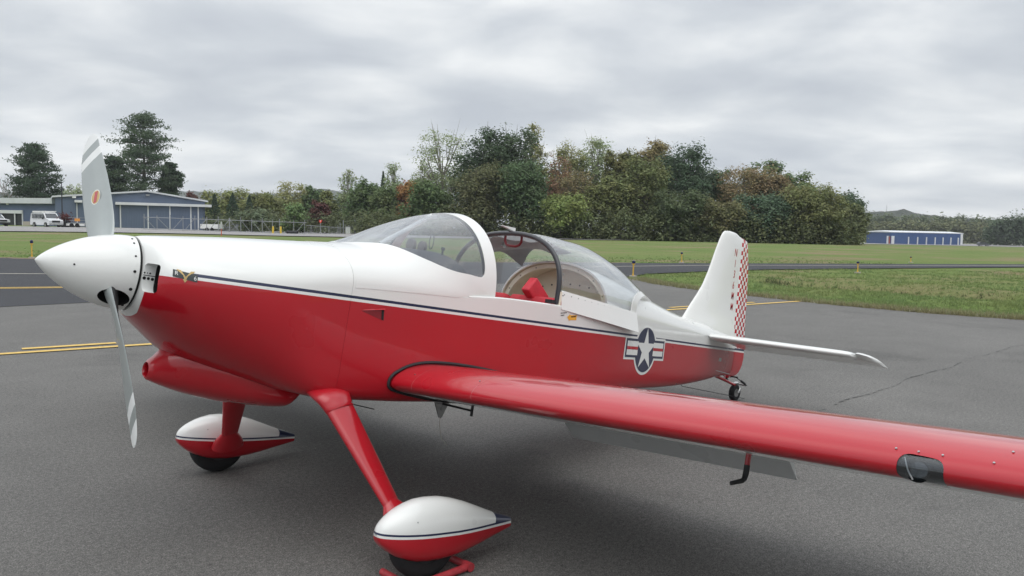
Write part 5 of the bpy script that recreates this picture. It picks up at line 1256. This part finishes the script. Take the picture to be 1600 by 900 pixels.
def foliage_mat(name='foliage'):
    m, t, b = newmat(name); oi = N(t, 'ShaderNodeObjectInfo'); ge = N(t, 'ShaderNodeNewGeometry')
    r = ramp(t, [(0, .74), (.5, 1.0), (1, 1.26)]); L(t, ge.outputs['Random Per Island'], r.inputs[0])
    hu = N(t, 'ShaderNodeHueSaturation', inp={'Saturation': .88}); L(t, oi.outputs['Color'], hu.inputs['Color'])
    h = ramp(t, [(.3, .475), (.7, .525)]); L(t, noise(t, .45, 3, .6, ge.outputs['Position']), h.inputs[0]); L(t, h.outputs[0], hu.inputs['Hue'])
    c = mixc(t, 1.0, hu.outputs[0], r.outputs[0], 'MULTIPLY'); L(t, c, b.inputs['Base Color']); setp(b, Roughness=.75); b.inputs['Specular IOR Level'].default_value = .25
    tr = N(t, 'ShaderNodeBsdfTranslucent'); L(t, c, tr.inputs[0]); mx = N(t, 'ShaderNodeMixShader', inp={0: .36}); L(t, b.outputs[0], mx.inputs[1]); L(t, tr.outputs[0], mx.inputs[2]); L(t, mx.outputs[0], t.nodes['Material Output'].inputs[0]); return m
M_FOL = foliage_mat(); M_BARK = simple('bark', (.11, .095, .08), .95, var=.35, scale=3, bs=.6); M_PALEBARK = simple('pale_bark', (.24, .22, .19), .95, var=.3, scale=3)
n_ = 420; c_ = np.random.normal(size=(n_, 3))*np.array([.42, .42, .32])+np.array([0, 0, 1.35]); o_ = fast_quads('red_bush', quads(c_, .26), M_FOL, t); o_.color = (.13, .035, .04, 1)
g = at(97.5, 124); t = empty('lamp_post', tuple(g)); tag(t, 'dark lamp post beside the big hangar corner', 'lamp post'); hl = z_at(97, 284, g)-g[2]
m = MB(); m.tube([(0, 0, 0), (0, 0, hl*.5), (0, 0, hl)], [.11, .085, .06], 8); m.build('post', M_TUBE, t)
m = MB(); q = -np.array([RH[0], RH[1], 0]); m.tube([np.array([0, 0, hl]), q*.12+np.array([0, 0, hl+.08])], .045, 6); m.tube([q*.1+np.array([0, 0, hl+.02]), q*.55+np.array([0, 0, hl+.18])], .15, 8, 0, (1, .5)); m.build('lamp_head', M_GALV, t)
# ------------------------------------------------------------------ trees
RNG = np.random.default_rng(11)
def sample_lobes(lobes, ncl, nleaf, sig):
    vol = np.array([np.prod(r)**.75 for c, r in lobes]); pick = RNG.choice(len(lobes), ncl, p=vol/vol.sum())
    d = RNG.normal(size=(ncl, 3)); d /= np.linalg.norm(d, axis=1)[:, None]; rad = RNG.uniform(.25, 1, ncl)**.45
    C_ = np.array([lobes[k][0] for k in pick])+d*rad[:, None]*np.array([lobes[k][1] for k in pick])
    per = RNG.uniform(.4, 1.6, ncl); k = RNG.choice(ncl, nleaf, p=per/per.sum()); return C_[k]+RNG.normal(size=(nleaf, 3))*sig*np.array([1, 1, .7]), C_[k]-np.array([0, 0, sig*.6])
def finish(t, H, leafs, mat_col, limbs, bark, trunk_r):
    o_ = fast_quads('crown', leafs, M_FOL, t) if leafs is not None else None
    if o_: o_.color = (mat_col[0]*1.85, mat_col[1]*2.0, mat_col[2]*1.65, 1)
    m = MB()
    for path, r in limbs: m.tube(path, r, 6)
    m.build('trunk', bark, t)
def tree(u, vt, wpx, dep, style, col_, label, name='broadleaf_tree', group=None, dz=0.0, seed=0):
    p = at(u, dep); p[2] += dz; H = z_at(u, vt, p)-p[2]; Wd = wpx/F_PX*dep; t = empty(name, tuple(p), random.uniform(0, 6.28)); tag(t, label, 'tree', group)
    px_area = wpx*H/dep*F_PX; limbs = []; R0 = H*.016+.05; tilt = np.array([random.uniform(-.03, .03)*H, random.uniform(-.03, .03)*H, 0])
    if style in ('dense', 'airy', 'wispy'):
        lobes = []; base = .12 if style == 'dense' else .30
        lobes.append((np.array([0, 0, H*.56])+tilt, np.array([Wd*.40, Wd*.40, H*.36])))
        nl = 13 if style == 'dense' else 10
        for k in range(nl):
            q = k*2.4+random.random(); zz = H*random.uniform(base+.08, .86); rr = Wd*.36*sqrt(max(1-((zz/H-.55)/.5)**2, .08))*random.uniform(.7, 1.1); s = Wd*random.uniform(.15, .25)
            lobes.append((np.array([rr*cos(q), rr*sin(q), zz])+tilt, np.array([s, s, s*random.uniform(.8, 1.2)])))
        for k in range(3): lobes.append((np.array([Wd*random.uniform(-.18, .18), Wd*random.uniform(-.18, .18), H*random.uniform(.86, .93)])+tilt, np.array([Wd*.14, Wd*.14, H*.07])))
        n = int(min(max(px_area*(1.6 if style == 'dense' else .55 if style == 'airy' else .26), 900), 12000))
        pts, cc = sample_lobes(lobes, int(45+n/ (46 if style == 'dense' else 24)), n, Wd*.050+.10)
        ls = dep*.0033 if style == 'dense' else dep*.0027
        leafs = clump_quads(pts, cc, ls, .6); leafs = leafs[(pts[:, 2] > .2)]
        top = np.array([tilt[0], tilt[1], H*.74]); limbs.append(([np.zeros(3), tilt*.4+np.array([0, 0, H*.4]), top], [R0, R0*.65, R0*.15]))
        for c, r in lobes[1:]:
            z0 = c[2]*random.uniform(.45, .65); b0 = tilt*(z0/H)+np.array([0, 0, z0]); mid_ = (b0+c)/2+np.array([0, 0, -.04*H*random.random()]); limbs.append(([b0, mid_, c, c+(c-b0)*.25], [R0*.42, R0*.28, R0*.14, R0*.04]))
            if style != 'dense':
                for _ in range(3):
                    e_ = c+RNG.normal(size=3)*r*.8; limbs.append(([mid_, (mid_+e_)/2+np.array([0, 0, .2]), e_], [R0*.16, R0*.10, R0*.03]))
        finish(t, H, leafs, col_, limbs, M_PALEBARK if style != 'dense' else M_BARK, R0)
    elif style == 'pine':
        pts = []; limbs.append(([np.zeros(3), tilt*.5+np.array([0, 0, H*.55]), tilt+np.array([0, 0, H*.98])], [R0*1.1, R0*.7, R0*.1])); nw = 19
        for k in range(nw):
            f = .16+.82*(k/(nw-1)); z0 = H*f; prof_ = np.interp(f, [.1, .25, .45, .6, .75, .9, 1.0], [.9, 1.0, .78, .80, .72, .50, .14])
            for j in range(random.randint(4, 6)):
                q = j*1.3+k*2.1+random.random()*.6; ln = Wd*.5*prof_*random.uniform(.35, 1.15); rise = random.uniform(-.02, .28)*ln; b0 = tilt*f+np.array([0, 0, z0]); e_ = b0+np.array([cos(q)*ln, sin(q)*ln, rise]); limbs.append(([b0, (b0+e_)/2+np.array([0, 0, -.05*ln]), e_], [R0*.32, R0*.2, R0*.05]))
                nn_ = int(16+44*ln/(Wd*.5)); tt = RNG.uniform(.30, 1.06, nn_)**.8; pos = b0+(e_-b0)*tt[:, None]+RNG.normal(size=(nn_, 3))*np.array([.055, .055, .022])*Wd; pts.append(np.repeat(pos, 5, 0)+RNG.normal(size=(nn_*5, 3))*np.array([.026, .026, .012])*Wd)
        pts = np.concatenate(pts); finish(t, H, quads(pts, dep*.0030, .38, .2), col_, limbs, M_BARK, R0)
    elif style == 'spruce':
        n = int(min(max(px_area*1.1, 900), 5000)); zz = RNG.uniform(.04, 1, n)**1.25; lay = (zz*13) % 1; rad = (1-zz)**.85*Wd*.5*(1.05-.45*lay)*RNG.uniform(.35, 1, n)**.4; q = RNG.uniform(0, 6.283, n)
        pts = np.stack([rad*np.cos(q), rad*np.sin(q), zz*H-.12*rad], 1); limbs.append(([np.zeros(3), np.array([0, 0, H*.98])], [R0, .03]))
        for k in range(16):
            z0 = H*(.1+.05*k); q_ = k*2.4; ln = Wd*.42*(1-z0/H); limbs.append(([np.array([0, 0, z0]), np.array([cos(q_)*ln, sin(q_)*ln, z0-.1*ln])], [.05, .02]))
        finish(t, H, quads(pts, dep*.0024, .45, .3), col_, limbs, M_BARK, R0)
    elif style == 'bare':
        def grow(b0, d_, ln, r, lev):
            e_ = b0+d_*ln; limbs.append(([b0, (b0+e_)/2+RNG.normal(size=3)*ln*.04, e_], [r, r*.8, r*.55]))
            if lev == 0: return
            for _ in range(3 if lev > 1 else 4):
                nd = d_+RNG.normal(size=3)*.48+np.array([0, 0, .12]); nd /= np.linalg.norm(nd); grow(b0+(e_-b0)*random.uniform(.55, 1), nd, ln*random.uniform(.55, .8), max(r*.5, .03), lev-1)
        grow(np.zeros(3), np.array([.02, 0, 1.0]), H*.36, R0, 4); finish(t, H, None, col_, limbs, M_PALEBARK, R0)
    return t
DK = (.046, .066, .040); MG = (.075, .105, .046); OL = (.115, .118, .046); YG = (.175, .165, .066); RU = (.165, .092, .055); BR = (.150, .112, .050); PG = (.165, .185, .105); OR = (.20, .085, .024); PN = (.042, .062, .042); TEAL = (.058, .088, .058); RD_ = (.085, .032, .030)
FOREST = [
 # left group behind the hangars
 (11, 247, 46, 176, 'bare', DK, 'leafless grey tree at the left edge behind the workshop', 'bare_tree'),
 (58, 226, 82, 172, 'pine', PN, 'bushy dark pine standing behind the low workshop', 'pine_tree'),
 (182, 245, 58, 190, 'pine', PN, 'shorter dark pine just right of the propeller blade', 'pine_tree'),
 (226, 180, 112, 186, 'pine', (.046, .066, .040), 'tallest pine with spreading layered limbs behind the big hangar', 'pine_tree'),
 (266, 255, 50, 192, 'pine', PN, 'low pine on the right flank of the tallest pine', 'pine_tree'),
 (118, 287, 44, 230, 'airy', PG, 'pale thin tree behind the lamp post, between two pines', 'broadleaf_tree'),
 (302, 297, 30, 200, 'dense', RD_, 'dark red tree peeping over the right end of the hangar roof', 'broadleaf_tree'),
 # behind the gate
 (348, 301, 78, 190, 'dense', (.145, .148, .056), 'yellow-green round tree behind the two dark spruces', 'broadleaf_tree'),
 (335, 303, 36, 160, 'spruce', PN, 'dark spruce nearest the hangar corner', 'spruce_tree'),
 (363, 302, 44, 158, 'spruce', PN, 'broad dark spruce in the middle of the three spruces', 'spruce_tree'),
 (389, 305, 34, 162, 'spruce', PN, 'slim dark spruce, the right one of three', 'spruce_tree'),
 (411, 300, 62, 168, 'dense', OL, 'olive tree with a brownish crown right of the spruces', 'broadleaf_tree'),
 (403, 325, 52, 150, 'dense', (.095, .115, .075), 'grey-green willowy bush tree behind the middle of the gate', 'broadleaf_tree'),
 (447, 281, 56, 176, 'airy', (.185, .172, .080), 'tall yellowish tree behind the gate, taller than its neighbours', 'broadleaf_tree'),
 (470, 286, 34, 182, 'airy', YG, 'narrow yellow-green tree right of the tall yellowish one', 'broadleaf_tree'),
 (486, 288, 32, 172, 'dense', MG, 'narrow mid green tree above the red warning sign', 'broadleaf_tree'),
 (460, 318, 38, 146, 'dense', (.105, .150, .060), 'small fresh green tree above the yellow bollards', 'broadleaf_tree'),
 (497, 313, 32, 150, 'dense', RD_, 'small dark red tree beside the warning sign', 'broadleaf_tree'),
 (513, 296, 34, 160, 'dense', OL, 'olive tree right of the small dark red one', 'broadleaf_tree'),
 (541, 263, 34, 168, 'airy', PG, 'slender pale tree poking up left of the windscreen', 'broadleaf_tree'),
 (566, 284, 66, 158, 'dense', MG, 'wide mid green tree directly above the windscreen front', 'broadleaf_tree'),
 (597, 268, 28, 172, 'spruce', DK, 'dark pointed conifer among pale trees over the windscreen', 'spruce_tree'),
 (618, 249, 42, 166, 'airy', PG, 'pale green tree left of the orange one', 'broadleaf_tree'),
 (600, 292, 58, 150, 'dense', (.085, .105, .046), 'green bushy tree above the windscreen brace', 'broadleaf_tree'),
 (637, 284, 46, 150, 'dense', OR, 'orange autumn tree above the windscreen', 'broadleaf_tree'),
 (655, 258, 44, 160, 'airy', (.155, .175, .095), 'thin pale tree right behind the orange one', 'broadleaf_tree'),
 # the big wood
 (690, 199, 88, 152, 'wispy', PG, 'tall open pale tree with bare limbs left of the dark oak', 'broadleaf_tree'),
 (668, 282, 74, 140, 'dense', MG, 'mid green tree under the tall open pale one', 'broadleaf_tree'),
 (753, 197, 96, 146, 'dense', DK, 'huge dark oak, its left half of crown above the windscreen hoop', 'oak_tree'),
 (797, 193, 92, 149, 'dense', (.050, .070, .040), 'dark oak with the highest top of the wood', 'oak_tree'),
 (828, 194, 46, 160, 'airy', YG, 'pale yellow-green crown behind the right of the dark oak', 'broadleaf_tree'),
 (752, 256, 92, 137, 'dense', (.090, .088, .046), 'brown-green tree in front of the dark oak', 'broadleaf_tree'),
 (813, 247, 92, 135, 'dense', (.062, .092, .046), 'dense green tree in front of the right of the dark oak', 'broadleaf_tree'),
 (879, 218, 70, 156, 'airy', YG, 'yellow-green tree right of the oaks', 'broadleaf_tree'),
 (868, 240, 62, 148, 'airy', RU, 'rusty brown thin tree below the yellow-green crown', 'broadleaf_tree'),
 (925, 214, 84, 158, 'airy', PG, 'pale green open tree with limbs showing, in the middle of the wood', 'broadleaf_tree'),
 (967, 228, 60, 150, 'dense', (.105, .100, .036), 'golden olive tree right of the pale open one', 'broadleaf_tree'),
 (905, 262, 64, 142, 'airy', (.150, .115, .060), 'light brown tree in front of the pale open one', 'broadleaf_tree'),
 (948, 276, 66, 138, 'dense', OL, 'olive tree low in front of the wood centre', 'broadleaf_tree'),
 (874, 304, 78, 132, 'dense', (.135, .155, .048), 'low yellow-green bushy tree above the open canopy', 'broadleaf_tree'),
 (1015, 214, 74, 152, 'dense', BR, 'tall bronze-topped tree left of the dark round one', 'broadleaf_tree'),
 (1003, 244, 92, 140, 'dense', (.110, .118, .050), 'large olive green tree below the bronze-topped one', 'broadleaf_tree'),
 (1068, 222, 96, 146, 'dense', (.048, .072, .046), 'large dark round tree left of the fin', 'oak_tree'),
 (1120, 262, 46, 150, 'dense', MG, 'mid green tree directly above the fin', 'broadleaf_tree'),
 (1160, 258, 104, 144, 'airy', (.165, .115, .062), 'wide thinning brown tree right of the fin', 'broadleaf_tree'),
 (1190, 249, 76, 156, 'dense', MG, 'green crown rising behind the thinning brown tree', 'broadleaf_tree'),
 (1208, 270, 70, 142, 'dense', (.125, .088, .046), 'reddish brown tree beside the thinning brown one', 'broadleaf_tree'),
 (1060, 300, 88, 134, 'dense', (.070, .085, .044), 'shaded green tree low under the large dark round one', 'broadleaf_tree'),
 (1118, 318, 74, 133, 'dense', (.105, .095, .044), 'brownish low tree just behind the fin top', 'broadleaf_tree'),
 (1185, 304, 86, 135, 'dense', TEAL, 'blue-green tree low in front of the brown trees', 'broadleaf_tree'),
 (1242, 267, 74, 150, 'dense', (.085, .115, .048), 'mid green tree stepping down to the right of the wood', 'broadleaf_tree'),
 (1264, 296, 108, 136, 'dense', (.120, .120, .050), 'broad olive tree near the right end of the wood', 'broadleaf_tree'),
 (1309, 302, 74, 148, 'dense', DK, 'dark oak at the right end of the wood', 'oak_tree'),
 (1330, 318, 46, 140, 'dense', (.085, .092, .042), 'last olive tree at the right foot of the wood', 'broadleaf_tree'),
]
for r in FOREST:
    tree(*r[:7], name=r[7], group='trees round the airfield')
# thicket and undergrowth that reads as one mass
def thicket(name, us, tops, deps, n, sig, leaf, col_, seed):
    R2_ = np.random.default_rng(seed); f = pchip(us, tops); fd = pchip(us, deps); pts = []; ctr = []
    ncl = n//22
    for _ in range(ncl):
        u = R2_.uniform(us[0], us[-1]); dep = fd(u)+R2_.uniform(-4, 5); p = at(u, dep); zt = max(z_at(u, f(u)+R2_.normal()*(1.6 if name == 'far_wood' else 4), p)-p[2], .6); z = zt*R2_.uniform(.0, 1)**(.8 if name != 'undergrowth' else 1.5); pts.append(np.array([p[0], p[1], p[2]+z])+R2_.normal(size=(22, 3))*sig); ctr.append(np.repeat([[p[0], p[1], p[2]+z-sig*.6]], 22, 0))
    pts = np.concatenate(pts); ctr = np.concatenate(ctr); o_ = fast_quads(name, clump_quads(pts, ctr, leaf, .6), M_FOL); o_.color = (col_[0]*1.85, col_[1]*2.0, col_[2]*1.65, 1); return tag(o_, kind='stuff')
thicket('woodland_thicket', [318, 400, 520, 640, 700, 860, 1000, 1130, 1250, 1335], [330, 318, 312, 296, 262, 256, 258, 280, 296, 322], [196, 190, 182, 174, 168, 166, 164, 164, 160, 154], 46000, .8, .8, (.060, .074, .038), 3)
thicket('undergrowth', [560, 700, 860, 1000, 1130, 1250, 1345], [338, 326, 330, 328, 336, 342, 346], [144, 139, 134, 134, 134, 134, 136], 44000, .5, .5, (.082, .090, .044), 4)
thicket('hedge_thicket', [322, 400, 480, 560], [338, 332, 336, 338], [150, 148, 147, 147], 6000, .45, .42, (.075, .082, .045), 5)
thicket('shrubs', [-20, 30, 95, 140], [336, 322, 312, 318], [178, 178, 176, 180], 4000, .5, .5, (.06, .072, .045), 6)
# far wood beyond the blue hangar
def far_wood(us, tops, d0, n, leaf, col_, seed):
    thicket('far_wood', us, tops, [d0]*len(us), n, 1.5, leaf, col_, seed)
far_wood([1338, 1380, 1430, 1470, 1520, 1560, 1600, 1700, 1800], [341, 338, 339, 342, 344, 347, 344, 346, 350], 520, 20000, 2.0, (.075, .088, .050), 8)
far_wood([1540, 1555, 1575, 1600, 1650], [362, 347, 343, 341, 345], 400, 9000, 1.4, (.050, .068, .042), 9)
far_wood([1338, 1400, 1450, 1500, 1560], [352, 350, 349, 350, 356], 460, 9000, 1.6, (.105, .105, .058), 10)
# ------------------------------------------------------------------ hills
def hill_mat():
    m, t, b = newmat('wooded_hill'); g_ = N(t, 'ShaderNodeNewGeometry').outputs['Position']; n_ = noise(t, .03, 8, .7, g_)
    r = ramp(t, [(.3, (.030, .042, .026)), (.6, (.070, .078, .042)), (.75, (.11, .085, .045))]); L(t, n_, r.inputs[0]); L(t, r.outputs[0], b.inputs['Base Color']); setp(b, Roughness=1.0); b.inputs['Specular IOR Level'].default_value = 0
    bump(t, b, noise(t, .06, 6, .7, g_), 1.0, 12); return m
M_HILL = hill_mat()
def hill(us, tops, dep, back=700):
    f = pchip(us, tops); m = MB(); P = []; R2_ = np.random.default_rng(int(dep))
    for u in np.linspace(us[0], us[-1], 160):
        l = (u-800)/F_PX*dep; p = CAM[:2]+FH*dep+RH*l; top = z_at(u, f(u)+R2_.normal()*.45, p); row = []
        for s_, k in ((-500, -.02), (-300, .35), (-140, .72), (-40, .96), (0, 1), (60, .96), (back*.5, .6), (back, -.02)): q = p+FH*s_; row.append((q[0], q[1], -12+(top+12)*k+(R2_.normal()*1.6 if 0 < k < .97 else 0)))
        P.append(row)
    m.grid(P); return tag(m.build('hill', M_HILL, sharp=180), kind='structure')
hill([1180, 1280, 1345, 1370, 1395, 1420, 1450, 1490, 1550, 1650, 1800], [352, 338, 333, 330.5, 331, 334.5, 339, 343, 347, 350, 356], 1500)
hill([1400, 1460, 1485, 1510, 1550, 1640], [352, 343, 340.5, 341.5, 348, 362], 2600)
hill([-300, -100, 0, 40, 100, 200, 290, 340, 400, 430, 470, 497, 530, 570, 640], [310, 304, 302, 300, 301, 300, 298.5, 301, 302, 303, 300, 294.5, 299, 312, 338], 2500)
hill([-500, -200, -60, 0, 45, 90, 150, 220], [305, 300, 298, 303, 307, 312, 322, 336], 1400)
p = at(1380, 1500); p[2] = z_at(1380, 331, p)-1; t = empty('radio_mast', tuple(p)); tag(t, 'thin radio mast on the far wooded hill at the right', 'mast')
hm = z_at(1380, 320, p)-p[2]
for k in range(3): m = MB(); q = 2.1*k; m.tube([(.5*cos(q), .5*sin(q), 0), (.2*cos(q), .2*sin(q), hm)], .16, 5); m.build('mast_leg', M_GALV, t)
for k in range(4): m = MB(); m.tube([(-.5, 0, hm*(.2+.2*k)), (.5, 0, hm*(.25+.2*k))], .12, 4); m.build('mast_brace', M_GALV, t)

# ------------------------------------------------------------------ grass blades on the near verges
def blades(n, region, hmin, hmax, wd, seed):
    R2_ = np.random.default_rng(seed); V = []; k = 0
    while k < n:
        x, y, hh = region(R2_)
        if x is None: continue
        z = terrain(x, y)-.03; c = R2_.integers(3, 6)
        for _ in range(c):
            q = R2_.uniform(0, 6.28); bx_, by_ = x+R2_.normal()*.03, y+R2_.normal()*.03; h_ = R2_.uniform(hmin, hmax)*hh; ln = R2_.normal(size=2)*h_*.45; V.append(((bx_-cos(q)*wd, by_-sin(q)*wd, z), (bx_+cos(q)*wd, by_+sin(q)*wd, z), (bx_+ln[0], by_+ln[1], z+h_))); k += 1
    return np.array(V)
def inside(x, y):       # on the grass side of the pavement edges
    j = None
    for (x0, y0), (x1, y1) in zip(APRON_EDGE, APRON_EDGE[1:]):
        if y1 <= y <= y0: j = x0+(x1-x0)*(y-y0)/(y1-y0); break
    if j is None:
        if y > 11.78 and x > 20.3: j = 20.3
        else: return False
    if x < j+.02: return False
    for (x0, y0), (x1, y1) in zip(TAXI_N[4:], TAXI_N[5:]):
        if x0 <= x <= x1 and y > y0+(y1-y0)*(x-x0)/(x1-x0)-.05: return False
    return True
def reg_r(R2_):
    d = 15*(38/15)**R2_.uniform(0, 1); u = R2_.uniform(965, 1680) if R2_.uniform() < .7 else R2_.uniform(1680, 2300); l = (u-800)/F_PX*d; p = CAM[:2]+FH*d+RH*l
    if not inside(p[0], p[1]): return None, None, None
    return p[0], p[1], 1.0+.6*max(0, 1-edge_dist(p[0], p[1])/.5)+.5*(sin(p[0]*1.3)*sin(p[1]*1.7) > .35)
def reg_edge(R2_):
    i = R2_.integers(0, 7); (x0, y0), (x1, y1) = APRON_EDGE[i], APRON_EDGE[i+1]; s_ = R2_.uniform(); x, y = x0+(x1-x0)*s_, y0+(y1-y0)*s_; return x+abs(R2_.normal())*.28-.04, y+abs(R2_.normal())*.22-.02, 1.3
def reg_l(R2_):
    s_ = R2_.uniform(-.6, 1.6); x, y = 31.3+(7.12-31.3)*s_, 19.9+(34.1-19.9)*s_; o_ = abs(R2_.normal())*5+.1; return x+o_*.45, y+o_*.8, 1.0
M_BLADE = foliage_mat('grass_blade')
o_ = fast_quads('grass', blades(84000, reg_r, .03, .075, .011, 21), M_BLADE, nv=3); o_.color = (.200, .268, .082, 1); tag(o_, kind='stuff')
o_ = fast_quads('grass', blades(9000, reg_edge, .05, .13, .010, 22), M_BLADE, nv=3); o_.color = (.27, .26, .12, 1); tag(o_, kind='stuff')
o_ = fast_quads('grass', blades(14000, reg_l, .04, .075, .016, 23), M_BLADE, nv=3); o_.color = (.165, .240, .068, 1); tag(o_, kind='stuff')
def reg_s(R2_):
    a = R2_.uniform(-3.2, 9); b = R2_.normal()*.42+.25; p = SW0+SWA*a+SWB*b; return p[0], p[1], 1.0
o_ = fast_quads('grass', blades(11000, reg_s, .06, .16, .012, 24), M_BLADE, nv=3); o_.color = (.115, .135, .055, 1); tag(o_, kind='stuff')  # taller, darker swale grass; the streak's shadow is put into the colour too
# pale weeds dotted along the pavement edge
def reg_w(R2_):
    x, y, h_ = reg_edge(R2_); return x+.05, y+.05, 1
v_ = blades(900, reg_w, .07, .12, .012, 25); o_ = fast_quads('weeds', v_, M_BLADE, nv=3); o_.color = (.42, .40, .30, 1); tag(o_, kind='stuff')
# ------------------------------------------------------------------ haze
HAZE = 1
if HAZE:
    m = bpy.data.materials.new('haze_air'); m.use_nodes = True; t = m.node_tree; t.nodes.clear()
    pv = N(t, 'ShaderNodeVolumePrincipled', inp={'Color': (.86, .90, .95, 1), 'Density': 0.00022, 'Anisotropy': .2}); mo = N(t, 'ShaderNodeOutputMaterial'); L(t, pv.outputs[0], mo.inputs['Volume'])
    q = MB(); q.box((-4200, -4200, -16), (4200, 4200, 175)); o_ = q.build('haze', m, smooth=False); tag(o_, kind='stuff')
